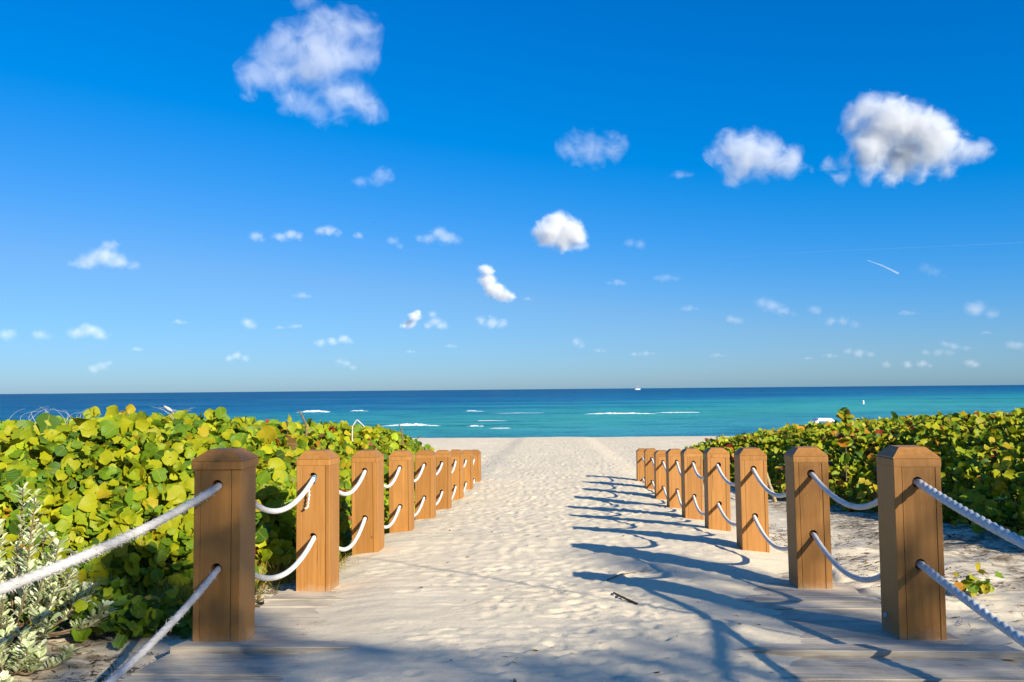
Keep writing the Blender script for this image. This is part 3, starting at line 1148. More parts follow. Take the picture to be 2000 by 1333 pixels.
def e_left(x, y):
    front = np.interp(x, [-12, -5.0, -3.4, -2.75, -2.2], [5.4, 5.5, 5.7, 6.3, 7.3])
    return np.minimum(np.minimum(-2.18 - x, (y - front) * 0.8), 18.9 - y)


def z_left(x, y):
    return np.interp(y, [5, 8, 12, 17, 19, 24], [-0.30, -0.38, -0.58, -0.84, -0.96, -1.2])


def e_right(x, y):
    inn = np.interp(y, [4, 8, 12, 14, 16, 20, 24.5], [4.6, 4.6, 4.75, 4.5, 3.9, 3.4, 3.0])
    return np.minimum(np.minimum(x - inn, (y - 4.0)), (25.2 - y) * 2.2)


def z_right(x, y):
    return np.interp(y, [4, 8, 10.8, 14.7, 19, 22.8, 25], [-0.26, -0.34, -0.43, -0.60, -0.80, -1.10, -1.3])


hedge("sea_grape_hedge", "sunlit lime green sea grape hedge with round leaves, left of the path", e_left, z_left, (-11.5, -2.0, 5.2, 19.2), 101, 66000, [29, 28, 22, 10, 6, 1.8, 2.5, 0.02], 1.5, BL)
hedge("sea_grape_hedge", "darker mixed green, yellow and orange sea grape hedge, right of the path", e_right, z_right, (2.8, 13.5, 4.0, 25.2), 202, 62000, [40, 28, 17, 5, 12, 5, 3, 0.4], 1.15, BRR, 4.2)


# tall sprig standing above the right hedge
def sprig(name, label, cat, base, tip, n, seed, sz, weights, rad=0.012):
    g = np.random.default_rng(seed)
    root = empty(name, base)
    tag(root, label, cat)
    t = np.linspace(0, 1, 9)[:, None]
    b, tp = np.array(base), np.array(tip)
    mid = (b + tp) / 2 + g.normal(0, 0.03, 3)
    pts = (1 - t) ** 2 * b + 2 * t * (1 - t) * mid + t * t * tp
    link("stem", tube_mesh("stem", [(pts - b, np.linspace(rad, rad * 0.5, 9))], MAT["bark"], 6), root)
    tt = 1 - g.uniform(0, 1, n) ** 2.0 * 0.45
    P = (1 - tt[:, None]) ** 2 * b + 2 * tt[:, None] * (1 - tt[:, None]) * mid + tt[:, None] ** 2 * tp
    nr = g.normal(size=(n, 3)) * 0.8 + np.array([0, -0.3, 0.5]) + SUNV * 0.4
    sd, al, nm = frames(nr, None, g, -0.3)
    w = np.cumsum(np.array(weights) / np.sum(weights))
    ti = np.clip(np.searchsorted(w, g.uniform(0, 1, n)), 0, 7)
    build_foliage(root, "grape", P, sd, al, nm, g.uniform(0.7, 1.15, n) * sz, ti, GRAPE, MAT["leaf"], 300, 0.1, seed)
    return root


p = at(1651, 808, 14.5)
sprig("tall_sprig", "lone sea grape shoot with yellow top leaves rising above the right hedge", "plant", (p.x - 0.02, 14.5, gz(p.x, 14.5)), tuple(p), 20, 7, 0.16, [3, 4, 5, 2, 4, 3, 0, 0])
for px, py, d, lab, s in ((176, 800, 8.3, "small brown and green shoot poking above the left hedge, nearest the left edge", 3),
                          (248, 805, 8.2, "round yellow green shoot poking above the left hedge, second from left edge", 4),
                          (420, 815, 8.6, "orange tipped shoot on the left hedge top right of the dip", 5),
                          (562, 822, 9.8, "yellow green shoot on left hedge top beside the bare brown branch", 6)):
    p = at(px, py, d)
    sprig("leafy_shoot", lab, "plant", (p.x, d + 0.03, p.z - 0.55), tuple(p), 8, s + 40, 0.10, [4, 4, 3, 1, 3, 2, 1, 0], 0.008)

# ------------------------------------------------------------------ silver shrub at the left edge
SILVER = [(0.54, 0.56, 0.30), (0.62, 0.63, 0.38), (0.46, 0.50, 0.24), (0.36, 0.41, 0.19), (0.68, 0.67, 0.46)]


def silver_shrub(label, cx, cy_, rx, ry, hz, nst, seed):
    g = np.random.default_rng(seed)
    z0 = gz(cx, cy_)
    root = empty("silver_shrub", (cx, cy_, z0))
    tag(root, label, "shrub")
    L = np.array(root.location)
    P, D = [], []
    paths = []
    for k in range(nst):
        a = g.uniform(0, 2 * math.pi)
        rr = math.sqrt(g.uniform(0, 1))
        rr = rr * 1.15
        tx, ty = cx + rx * rr * math.cos(a), cy_ + ry * rr * math.sin(a)
        tz = z0 + hz * (1 - 0.62 * rr ** 2) * g.uniform(0.45, 1.05)
        tip = np.array([tx, ty, tz])
        b = np.array([cx + 0.25 * rx * rr * math.cos(a), cy_ + 0.25 * ry * rr * math.sin(a), z0 + 0.02])
        mid = b * 0.5 + tip * 0.5 + np.array([0.25 * (tx - cx), 0.25 * (ty - cy_), -0.08])
        t = np.linspace(0, 1, 8)[:, None]
        pts = (1 - t) ** 2 * b + 2 * t * (1 - t) * mid + t * t * tip
        paths.append((pts - L, np.linspace(0.008, 0.003, 8)))
        n = int(g.integers(34, 52))
        tt = 1 - g.uniform(0, 1, n) ** 1.25 * 0.62
        pp = (1 - tt[:, None]) ** 2 * b + 2 * tt[:, None] * (1 - tt[:, None]) * mid + tt[:, None] ** 2 * tip
        ax = tip - mid
        ax /= np.linalg.norm(ax)
        ph = np.arange(n) * 2.4 + g.uniform(0, 6)
        u = np.cross(ax, [0.3, 0.2, 0.9])
        u /= np.linalg.norm(u)
        v = np.cross(ax, u)
        dd = ax * 0.75 + np.cos(ph)[:, None] * u + np.sin(ph)[:, None] * v
        P.append(pp)
        D.append(np.concatenate([dd, np.tile(ax, (n, 1))], 1))
    P = np.concatenate(P)
    D = np.concatenate(D)
    al = D[:, :3] / np.linalg.norm(D[:, :3], axis=1)[:, None]
    ax = D[:, 3:]
    nm = ax - al * np.sum(ax * al, 1)[:, None]
    nm /= np.linalg.norm(nm, axis=1)[:, None] + 1e-9
    sd = np.cross(al, nm)
    n = len(P)
    build_foliage(root, "spat", P, sd, al, nm, g.uniform(0.036, 0.076, n), g.integers(0, 5, n), SILVER, MAT["silver"], 300, 0.08, seed)
    tag(link("stem", tube_mesh("stem", paths, MAT["bark"], 5), root), kind="stuff")


silver_shrub("silvery grey leaved shrub at the left edge behind the frayed rope", -3.16, 4.80, 0.50, 0.40, 0.86, 85, 301)
silver_shrub("low silvery grey plant in shade at the bottom left corner", -2.80, 4.30, 0.27, 0.24, 0.24, 26, 302)


# low leafy plant trailing onto the sand near the left edge
def creeper(label, spots, seed, sz, weights, n):
    g = np.random.default_rng(seed)
    c = np.mean(np.array(spots), 0)
    root = empty("creeping_plant", (c[0], c[1], gz(c[0], c[1])))
    tag(root, label, "plant")
    P = []
    for k in range(n):
        s = spots[int(g.integers(0, len(spots)))]
        x, y = s[0] + g.normal(0, s[2] * 0.5), s[1] + g.normal(0, s[2] * 0.4)
        P.append((x, y, gz(x, y) + abs(g.normal(0, s[2] * 0.35)) + 0.03))
    P = np.array(P)
    nr = g.normal(size=P.shape) * 0.5 + np.array([0.1, -0.35, 0.7])
    sd, al, nm = frames(nr, None, g, 0.2)
    w = np.cumsum(np.array(weights) / np.sum(weights))
    ti = np.clip(np.searchsorted(w, g.uniform(0, 1, n)), 0, 7)
    build_foliage(root, "grape", P, sd, al, nm, g.uniform(0.7, 1.2, n) * sz, ti, GRAPE, MAT["leaf"], 300, 0.1, seed)


creeper("low sprawling green plant on the shaded sand between silver shrub and nearest left post", [(-2.75, 5.15, 0.35), (-2.45, 5.35, 0.25), (-3.0, 5.3, 0.35)], 410, 0.085, [1, 3, 8, 6, 1, 0, 0, 0], 230)
creeper("small seedling with an orange leaf on the sand right of nearest right post", [(3.12, 6.55, 0.16)], 411, 0.06, [2, 3, 3, 1, 3, 3, 1, 0], 30)


# ------------------------------------------------------------------ grasses, litter, twigs
STRAW = [(0.42, 0.30, 0.06), (0.34, 0.27, 0.05), (0.24, 0.25, 0.03), (0.12, 0.19, 0.02), (0.30, 0.20, 0.07)]


def grass(label, spots, n, ln, tint_w, seed):
    g = np.random.default_rng(seed)
    c = np.mean(np.array(spots), 0)
    P = []
    for k in range(n):
        s = spots[int(g.integers(0, len(spots)))]
        P.append((s[0] + g.normal(0, s[2]), s[1] + g.normal(0, s[2]), 0))
    P = np.array(P)
    P[:, 2] = ground(P[:, 0], P[:, 1]) - 0.01
    al = g.normal(size=P.shape) * 0.55 + np.array([0, 0, 1.0])
    al /= np.linalg.norm(al, axis=1)[:, None]
    t = g.normal(size=P.shape)
    sd = np.cross(al, t)
    sd /= np.linalg.norm(sd, axis=1)[:, None]
    nm = np.cross(sd, al)
    size = ln * g.uniform(0.4, 1.2, n)
    w = np.cumsum(np.array(tint_w) / np.sum(tint_w))
    ti = np.clip(np.searchsorted(w, g.uniform(0, 1, n)), 0, 4)
    Vs, Ts, Us, Cs, off = [], [], [], [], 0
    tarr = np.array(STRAW)
    var = g.integers(0, 5, n)
    for v in range(5):
        sel = np.where(var == v)[0]
        V, T, UV = TEMPL["blade"][v]
        V = V * np.array([1.0 / ln * 0.22, 1, 1])
        W = (V[None, :, 0, None] * sd[sel][:, None, :] + V[None, :, 1, None] * al[sel][:, None, :] + V[None, :, 2, None] * nm[sel][:, None, :]) * size[sel][:, None, None] + P[sel][:, None, :]
        Vs.append(W.reshape(-1, 3))
        Ts.append((T[None] + (np.arange(len(sel)) * len(V))[:, None, None]).reshape(-1, 3) + off)
        Us.append(np.tile(UV, (len(sel), 1)))
        Cs.append(np.repeat(tarr[ti[sel]] * g.uniform(0.75, 1.2, (len(sel), 1)), len(V), 0))
        off += len(sel) * len(V)
    o = link("grass", mesh_np("grass", np.concatenate(Vs), np.concatenate(Ts), MAT["straw"], np.concatenate(Us), np.concatenate(Cs), smooth=True))
    tag(o, label, "grass", kind="stuff")


grass("dry golden grass tuft between the nearest and second left posts", [(-2.35, 7.2, 0.16), (-2.2, 7.55, 0.14), (-2.5, 7.0, 0.12)], 2600, 0.22, [6, 5, 2, 0.5, 2], 501)
grass("thin green and straw grass on the sand left of nearest left post", [(-2.55, 5.9, 0.14), (-2.75, 6.0, 0.14), (-2.5, 6.3, 0.12)], 1800, 0.20, [1.5, 2, 4, 6, 1], 502)


def litter(label, zones, n, seed, lmax=0.09):
    """fallen needles, stalks and leaf scraps: small curved strips lying on the sand"""
    g = np.random.default_rng(seed)
    Vs, Ts, Cs, off = [], [], [], 0
    cols = np.array([(0.10, 0.06, 0.03), (0.16, 0.10, 0.05), (0.06, 0.04, 0.025), (0.22, 0.15, 0.08), (0.24, 0.11, 0.03)])
    for k in range(n):
        z = zones[int(g.choice(len(zones), p=np.array([q[4] for q in zones]) / sum(q[4] for q in zones)))]
        x, y = g.uniform(z[0], z[1]), g.uniform(z[2], z[3])
        if vnoise(np.array([x * 2.2]), np.array([y * 2.2]), 61)[0] < g.uniform(0.2, 0.75):
            continue
        L_, w = g.uniform(0.02, lmax), g.uniform(0.0012, 0.0035)
        if g.uniform() < 0.12:
            L_, w = g.uniform(0.02, 0.05), g.uniform(0.008, 0.018)
        a = g.uniform(0, 2 * math.pi)
        dx, dy = math.cos(a), math.sin(a)
        cv = g.normal(0, 0.25)
        pts = []
        for t in (-0.5, 0.0, 0.5):
            bx = x + dx * L_ * t - dy * cv * L_ * t * t
            by = y + dy * L_ * t + dx * cv * L_ * t * t
            bz = gmesh(bx, by) + 0.004 + abs(g.normal(0, 0.004))
            ww = w * (1.0 if t == 0 else 0.45)
            pts += [(bx - dy * ww, by + dx * ww, bz), (bx + dy * ww, by - dx * ww, bz + g.normal(0, 0.002))]
        Vs += pts
        Ts += [(off, off + 1, off + 3), (off, off + 3, off + 2), (off + 2, off + 3, off + 5), (off + 2, off + 5, off + 4)]
        Cs += [cols[int(g.integers(0, 5))]] * 6
        off += 6
    V = np.array(Vs)
    o = link("leaf_litter", mesh_np("leaf_litter", V, np.array(Ts), MAT["straw"], np.zeros((len(V), 2)), np.array(Cs)))
    tag(o, label, "litter", kind="stuff")


litter("brown needles and leaf scraps on the sand below the left hedge", [(-4.0, -2.1, 4.2, 6.4, 8), (-2.4, -2.0, 6.0, 9.0, 2)], 5200, 601)
litter("brown needles and leaf scraps on the sand below the right hedge", [(2.4, 5.4, 4.5, 10.5, 10), (3.6, 5.2, 10.0, 16.5, 6), (2.2, 3.4, 5.0, 12.0, 2)], 9500, 602, 0.12)
litter("tiny dark specks and stalks scattered over the sandy path", [(-1.6, 1.8, 3.8, 10.0, 8), (-1.5, 1.8, 10.0, 24.0, 4)], 420, 603, 0.04)


def stick(name, label, cat, pts, r0, r1, mat, n=14, side=None):
    P = [Vector(p) for p in pts]
    path = []
    for k in range(len(P) - 1):
        for s in range(n):
            path.append(P[k].lerp(P[k + 1], s / n))
    path.append(P[-1])
    g = np.random.default_rng(len(label))
    A = np.array(path)
    A[1:-1] += g.normal(0, 0.12 * r0, A[1:-1].shape)
    b = A[0].copy()
    root = link(name, tube_mesh(name, [(A - b, np.linspace(r0, r1, len(A)))] + [((np.array(q) - b), np.linspace(r1 * 1.1, r1 * 0.5, len(q))) for q in (side or [])], mat, 7), None, tuple(b))
    tag(root, label, cat)
    return root


def onsand(px, py, lift=0.008):
    """point of the sand sheet seen at a photo pixel"""
    r = ray(px, py)
    t = 2.0
    o = Vector((0, 0, CZ))
    for k in range(400):
        p = o + r * t
        h = gmesh(p.x, p.y)
        if p.z <= h:
            break
        t += max(0.01, (p.z - h) * 0.6)
    return Vector((p.x, p.y, gmesh(p.x, p.y) + lift))


stick("twig", "thin bent twig lying on the sandy path, upper of the two", "twig", [onsand(1186, 1136), onsand(1212, 1124), onsand(1272, 1117)], 0.006, 0.003, MAT["twig"])
stick("twig", "short dark twig lying on the sandy path, lower of the two", "twig", [onsand(1199, 1161), onsand(1210, 1168), onsand(1226, 1174), onsand(1244, 1183)], 0.007, 0.008, MAT["twig"])
q = onsand(1519, 982)
tp = at(1493, 915, q.y + 0.3)
stick("wooden_stake", "leaning bare wooden stake in the sand before the right hedge", "stake", [q - Vector((0, 0, 0.15)), tp], 0.034, 0.028, MAT["stake"])
a, b, c = at(598, 832, 10.2), at(590, 812, 10.2), at(583, 803, 10.2)
stick("bare_branch", "bare red brown branch stub sticking out of the left hedge top", "branch", [a - Vector((0, 0, .2)), a, b, c], 0.014, 0.008, MAT["twig"])
a, b, c = at(688, 834, 11.5), at(697, 820, 11.5), at(712, 834, 11.5)
stick("bleached_branch", "pale bent branch arching above the left hedge top", "branch", [a - Vector((0, 0, .2)), a, b, c], 0.010, 0.008, MAT["drift"])
a, b = at(786, 845, 14.0), at(780, 829, 14.0)
stick("dead_twig", "dark dead twig at the far right end of the left hedge top", "branch", [a - Vector((0, 0, .2)), a, b], 0.014, 0.009, MAT["twig"])
# sea oat stalk with a pale seed head
a, b, c, e = at(362, 850, 8.4), at(352, 825, 8.4), at(338, 805, 8.4), at(320, 793, 8.4)
rt_ = empty("sea_oat", a)
tag(rt_, "pale sea oat stalk leaning over the dip in the left hedge", "grass stalk")
st = [np.array(a.lerp(b, t)) for t in np.linspace(0, 1, 6)] + [np.array(b.lerp(c, t)) for t in np.linspace(0.1, 1, 6)] + [np.array(c.lerp(e, t)) for t in np.linspace(0.1, 1, 6)]
link("stem", tube_mesh("stem", [(np.array(st) - np.array(a), 0.0028)], MAT["drift"], 5), rt_)
hd = [np.array(c.lerp(e, t)) for t in np.linspace(0.1, 1.0, 9)]
link("seed_head", tube_mesh("seed_head", [(np.array(hd) - np.array(a), np.array([.003, .009, .014, .017, .016, .014, .011, .008, .003]))], MAT["drift"], 7), rt_)
paths = []
for k in range(26):
    px, d = (random.uniform(-20, 175), 9.0) if k < 17 else (random.uniform(335, 372), 8.8)
    a = at(px, 830, d)
    b = at(px + random.uniform(-25, 25), random.uniform(800, 812), d)
    c = at(px + random.uniform(-55, 40), random.uniform(792, 806), d)
    t = np.linspace(0, 1, 8)[:, None]
    paths.append(((1 - t) ** 2 * np.array(a) + 2 * t * (1 - t) * np.array(b) + t * t * np.array(c), np.linspace(0.0022, 0.0008, 8)))
tag(link("dune_grass", tube_mesh("dune_grass", paths, MAT["drift"], 4)), "wispy pale dune grass blades above the left hedge", "grass", kind="stuff")
# fallen leaf on the boards beside the left nearest post
V, T, UV = TEMPL["grape"][1]
p = onsand(366, 1272, 0.010)
o = link("fallen_leaf", mesh_np("fallen_leaf", V * 0.06, T, MAT["leaf"], UV, np.tile(np.array([(0.055, 0.05, 0.03)]), (len(V), 1))), None, (p.x, p.y, p.z))
o.rotation_euler = (0, 0, -1.4)
tag(o, "small dark dead leaf on the boards left of the nearest left post", "leaf")


# ------------------------------------------------------------------ far things
def far_marker(px, py, d, hpx, label, k):
    b = at(px, py, d)
    zg = gz(b.x, d)
    s = d / F
    root = empty("dry_plant", (b.x, d, zg))
    tag(root, label, "dry plant", "dry plants in pale bags beside the far right posts")
    bm = bmesh.new()
    rings = []
    for z, r in ((0, 0.9), (0.12, 1.0), (0.30, 0.95), (0.42, 0.75), (0.46, 0.55)):
        rings.append([bm.verts.new((6.0 * s * r * math.cos(t) * (1 + 0.08 * math.sin(3 * t + k)), 6.0 * s * r * math.sin(t), z * hpx * s)) for t in np.linspace(0, 2 * math.pi, 12, endpoint=False)])
    for a, c in zip(rings[:-1], rings[1:]):
        for j in range(12):
            bm.faces.new((a[j], a[(j + 1) % 12], c[(j + 1) % 12], c[j]))
    bm.faces.new(rings[-1])
    link("bag", bm_mesh("bag", bm, MAT["white"], True), root)
    g = np.random.default_rng(k)
    paths = []
    for q in range(60):
        a0 = np.array([g.normal(0, 2 * s), g.normal(0, 2 * s), 0.4 * hpx * s])
        e0 = np.array([g.normal(0, 5 * s), g.normal(0, 5 * s), g.uniform(0.75, 1.05) * hpx * s])
        m0 = (a0 + e0) / 2 + g.normal(0, 1.2 * s, 3)
        paths.append((np.array([a0, m0, e0]), np.array([0.008, 0.007, 0.003]) * 1.5))
    tag(link("dry_stems", tube_mesh("dry_stems", paths, MAT["twig"], 4), root), kind="stuff")


far_marker(1293, 874, 24.0, 20, "dry tuft in a pale bag on the sand behind the right row, left one", 1)
far_marker(1331, 876, 22.0, 16, "dry tuft in a pale bag beside the far end of right hedge, right one", 2)

# low white beach platform glimpsed over the right hedge
d = 32.0
p = at(1608, 824, d)
root = empty("beach_platform", (p.x, d, gz(p.x, d)))
tag(root, "white flat topped platform roof just showing over the right hedge", "beach shelter")
s = d / F
zt = p.z - gz(p.x, d)
bm = bmesh.new()
bmesh.ops.create_cone(bm, cap_ends=True, segments=4, radius1=24 * s, radius2=17 * s, depth=5 * s, matrix=Matrix.Translation((0, 0, zt + 0.08)) @ Matrix.Rotation(R(45), 4, 'Z'))
link("roof", bm_mesh("roof", bm, MAT["white"]), root)
for sx_ in (-1, 1):
    for sy_ in (-1, 1):
        bm = bmesh.new()
        add_box(bm, (sx_ * 17 * s - 0.05, sy_ * 15 * s - 0.05, -0.2), (sx_ * 17 * s + 0.05, sy_ * 15 * s + 0.05, zt + 0.04))
        link("leg", bm_mesh("leg", bm, MAT["white"]), root)

# buoy
d = CZ * F / (789 - 755)
p = at(1686, 789, d)
root = empty("marker_buoy", (p.x, d, 0), (0, R(3), 0))
tag(root, "white upright marker buoy with a red side, out on the water right of centre", "buoy")
s = d / F
bm = bmesh.new()
prof = [(0.0, -0.5), (1.5 * s, -0.5), (1.6 * s, 0.0), (1.6 * s, 4 * s), (1.3 * s, 6.3 * s), (0.5 * s, 7.2 * s), (0.02, 7.4 * s)]
rings = [[bm.verts.new((r * math.cos(t), r * math.sin(t), z)) for t in np.linspace(0, 2 * math.pi, 14, endpoint=False)] for r, z in prof[1:]]
for a, c in zip(rings[:-1], rings[1:]):
    for j in range(14):
        bm.faces.new((a[j], a[(j + 1) % 14], c[(j + 1) % 14], c[j]))
link("float", bm_mesh("float", bm, MAT["white"], True), root)
bm = bmesh.new()
add_box(bm, (1.25 * s, -1.0 * s, 1.2 * s), (1.75 * s, 1.0 * s, 4.5 * s), 0.05)
link("panel", bm_mesh("panel", bm, MAT["red"]), root)

# two-masted sailing boat on the horizon
d = 2600.0
p = at(1245, 760, d)
s = 0.66 * d / F
root = empty("sailing_boat", (p.x, d, 0))
tag(root, "pale two masted sailing boat with bare masts on the horizon", "sailing boat")
bm = bmesh.new()
st = [(-8, 0.3, 3.6), (-7.2, 1.2, 3.2), (-4, 1.9, 2.6), (0, 2.1, 2.4), (4, 1.8, 2.7), (6.5, 0.9, 3.3), (8.2, 0.15, 4.0)]
rings = []
for x, w, h in st:
    rings.append([bm.verts.new((x * s, yy * w * s, z * s)) for yy, z in ((-1, h), (-0.85, h * 0.5), (-0.4, -0.4), (0.4, -0.4), (0.85, h * 0.5), (1, h))])
for a, c in zip(rings[:-1], rings[1:]):
    for j in range(6):
        bm.faces.new((a[j], a[(j + 1) % 6], c[(j + 1) % 6], c[j]))
bm.faces.new(rings[0])
bm.faces.new(rings[-1][::-1])
bmesh.ops.recalc_face_normals(bm, faces=bm.faces)
link("hull", bm_mesh("hull", bm, MAT["white"]), root)
bm = bmesh.new()
add_box(bm, (-3.5 * s, -1.1 * s, 2.3 * s), (1.5 * s, 1.1 * s, 3.9 * s), 0.3 * s)
link("cabin", bm_mesh("cabin", bm, MAT["white"]), root)
for mx_, hh in ((-2.6, 13.5), (2.6, 14.5)):
    link("mast", tube_mesh("mast", [(np.array([(mx_ * s, 0, 2 * s), (mx_ * s, 0, 8 * s), (mx_ * s, 0, hh * s)]), np.array([0.30, 0.25, 0.15]) * s)], MAT["drift"], 6), root)
    link("boom", tube_mesh("boom", [(np.array([(mx_ * s, 0, 4.6 * s), ((mx_ - 3.8) * s, 0, 4.8 * s)]), 0.3 * s)], MAT["red"], 6), root)
link("rigging", tube_mesh("rigging", [(np.array([(-7.8 * s, 0, 3.6 * s), (-2.6 * s, 0, 13.2 * s)]), 0.06 * s), (np.array([(8.1 * s, 0, 4 * s), (2.6 * s, 0, 14.2 * s)]), 0.06 * s)], MAT["drift"], 4), root)

# bird, a dark speck in the sky
d = 420.0
p = at(731, 434, d)
root = empty("flying_bird", p, (0.2, 0.1, 0.6))
tag(root, "tiny dark bird gliding in the blue sky left of centre", "bird")
s = d / F
bm = bmesh.new()
bmesh.ops.create_uvsphere(bm, u_segments=10, v_segments=8, radius=0.9 * s, matrix=Matrix.Diagonal((0.55, 1.6, 0.5, 1)))
link("body", bm_mesh("body", bm, MAT["bird"], True), root)
for sg in (-1, 1):
    bm = bmesh.new()
    vs = [(0.2, 0.5, 0.1), (1.4, 0.6, 0.55), (2.6, 0.0, 0.35), (1.3, -0.1, 0.5), (0.2, -0.4, 0.1)]
    top = [bm.verts.new((sg * x * s, y * s, z * s)) for x, y, z in vs]
    bot = [bm.verts.new((sg * x * s, y * s, (z - 0.12) * s)) for x, y, z in vs]
    bm.faces.new(top)
    bm.faces.new(bot[::-1])
    for j in range(5):
        bm.faces.new((top[j], top[(j + 1) % 5], bot[(j + 1) % 5], bot[j]))
    bmesh.ops.recalc_face_normals(bm, faces=bm.faces)
    link("wing", bm_mesh("wing", bm, MAT["bird"]), root)


# ------------------------------------------------------------------ clouds
def cloud(label, puffs, dens, sq=None, amp=0.9, alt=1000.0, nscale=1.0, stretch=1.0, group=None, det=5.0):
    """a real volume: soft union of puffs eroded by fractal noise. puffs are (px, py, radius px)"""
    A = np.array(puffs, float)
    cx, cyy = A[:, 0].mean(), A[:, 1].mean()
    el = max(760 - cyy, 12.0)
    d = min(alt * F / el, 42000.0)
    c = at(cx, cyy, d)
    s = (c - Vector((0, 0, CZ))).length / F      # metres per pixel there
    root_loc = c
    if sq is None:
        sq = 1.0 if max(q[2] for q in puffs) > 30 else 0.72
    pl = []
    for px, py, r in puffs:
        p = at(px, py, d) - c
        p.y += random.uniform(-0.5, 0.5) * r * s
        pl.append((p / s, r))                     # in pixel units
    # domain: remeshed union of slightly larger balls
    bm = bmesh.new()
    for p, r in pl:
        bmesh.ops.create_icosphere(bm, subdivisions=2, radius=r * 1.16, matrix=Matrix.Translation(p) @ Matrix.Diagonal((1, 1, sq, 1)))
    tmp = bpy.data.meshes.new("tmp")
    bm.to_mesh(tmp)
    bm.free()
    if len(pl) > 1:
        to = bpy.data.objects.new("tmp", tmp)
        COL.objects.link(to)
        md = to.modifiers.new("r", 'REMESH')
        md.mode = 'VOXEL'
        md.voxel_size = max(r for _, r in pl) * 0.16
        dg = bpy.context.evaluated_depsgraph_get()
        me = bpy.data.meshes.new_from_object(to.evaluated_get(dg))
        bpy.data.objects.remove(to)
    else:
        me = tmp
    me.name = "cloud"
    o = bpy.data.objects.new("cloud", me)
    COL.objects.link(o)
    o.location = c
    o.scale = (s, s, s)
    m = NT("cloud vapour")
    O = m.objc()
    rr = float(np.mean([r for _, r in pl]))
    seed = random.uniform(0, 900)
    Ow = m.addv(O, (seed, seed * 0.7, 0.0))
    n = m.noise(Ow, nscale * 1.1 / rr, det, 0.68, 0.5)
    f = None
    rmax = max(q for _, q in pl)
    for p, r in pl:
        v = m.n("ShaderNodeVectorMath", {0: O, 1: tuple(p)}, operation='SUBTRACT').outputs[0]
        v = m.scale(v, (1.0, 1.0, 1.0 / sq))
        L_ = m.n("ShaderNodeVectorMath", {0: v}, operation='LENGTH').outputs["Value"]
        rn = 0.45 * rmax + 0.55 * r
        g = m.math('MULTIPLY_ADD', L_, -1.0 / (rn * 1.3), r / rn)
        f = g if f is None else m.math('SMOOTH_MAX', f, g, 0.45)
    f = m.math('ADD', f, m.math('MULTIPLY', m.math('SUBTRACT', n, 0.50), amp * 2.1))
    mr = m.n("ShaderNodeMapRange", {0: f, 1: 0.24, 2: 1.06, 3: 0.0, 4: dens * (0.40 if rr > 30 or dens > 5 else 0.19) / (rr * s)})
    mr.interpolation_type = 'SMOOTHSTEP'
    pv = m.n("ShaderNodeVolumePrincipled", {"Color": (0.97, 0.97, 0.98), "Density": mr.outputs[0], "Anisotropy": -0.25})
    m.t.nodes.remove(m.b)
    m.t.links.new(pv.outputs[0], m.out.inputs["Volume"])
    me.materials.clear()
    me.materials.append(m.m)
    tag(o, label, "cloud", group)
    return o


cloud("large wispy white cloud high in the left of the sky",
      [(500, 150, 38), (530, 115, 45), (570, 95, 48), (620, 85, 50), (665, 70, 48), (705, 65, 42), (700, 110, 42), (650, 120, 52), (600, 130, 50), (550, 140, 42), (480, 165, 26),
       (500, 185, 24), (560, 200, 26), (610, 205, 28), (640, 170, 42), (680, 175, 40), (700, 200, 38), (725, 215, 30), (750, 232, 18), (625, 235, 24), (640, 60, 40), (590, 200, 30), (660, 215, 34)], 1.35, amp=0.95, nscale=0.8)
cloud("big bright white cumulus high at the right with a grey flat base",
      [(1690, 215, 34), (1665, 240, 28), (1725, 235, 46), (1770, 250, 50), (1810, 265, 46), (1845, 275, 38), (1720, 280, 48), (1775, 300, 46), (1830, 300, 40), (1690, 290, 36), (1880, 300, 28),
       (1915, 298, 24), (1655, 315, 22), (1620, 320, 18), (1700, 325, 26), (1760, 330, 24), (1935, 300, 14), (1640, 345, 20), (1690, 354, 18), (1740, 354, 20), (1800, 345, 20), (1850, 336, 20), (1590, 332, 16)], 7.0, amp=0.62, nscale=0.9)
cloud("rounded grey white cloud left of the big bright cumulus", [(1430, 295, 42), (1465, 300, 52), (1500, 305, 46), (1540, 320, 34), (1445, 335, 32), (1395, 300, 24)], 3.6, amp=0.8)
cloud("bright rounded white cloud in the middle of the sky", [(1090, 440, 32), (1110, 455, 34), (1075, 458, 32), (1130, 470, 24), (1055, 455, 22), (1100, 475, 22)], 11.0, amp=0.6)
cloud("bright upright white cloud just below the middle of the sky", [(950, 528, 19), (952, 548, 22), (965, 565, 24), (985, 578, 20), (1000, 580, 12)], 11.0, amp=0.6)
cloud("peaked soft pink white cloud low on the left", [(213, 482, 20), (205, 502, 28), (235, 512, 24), (175, 512, 24), (260, 518, 16), (145, 516, 15)], 2.8, amp=0.8)
cloud("domed white cloud left of the brightest middle cloud", [(856, 456, 20), (872, 465, 22), (838, 466, 20), (893, 469, 15), (820, 466, 13)], 2.6, amp=0.8)
cloud("faint bluish wisp between the two big clouds", [(1120, 290, 34), (1160, 292, 38), (1195, 288, 32), (1215, 280, 20)], 0.75, amp=1.1)
cloud("small puff with a faint tail below the large wispy cloud", [(748, 345, 26), (735, 352, 20), (705, 358, 18)], 1.3, amp=1.0)
cloud("thin scrap of cloud cut off by the top edge", [(600, 0, 30), (585, 6, 20)], 1.2, amp=1.0)
cloud("white puff, leftmost of the broken row above the left hedge", [(500, 462, 16), (510, 468, 11)], 2.2, amp=0.9)
cloud("longest puff of the broken row of clouds left of centre", [(545, 463, 16), (565, 458, 18), (582, 462, 13)], 2.4, amp=0.9)
cloud("oval puff third along the broken row of clouds left of centre", [(625, 452, 15), (645, 452, 18), (660, 457, 12)], 2.4, amp=0.9)
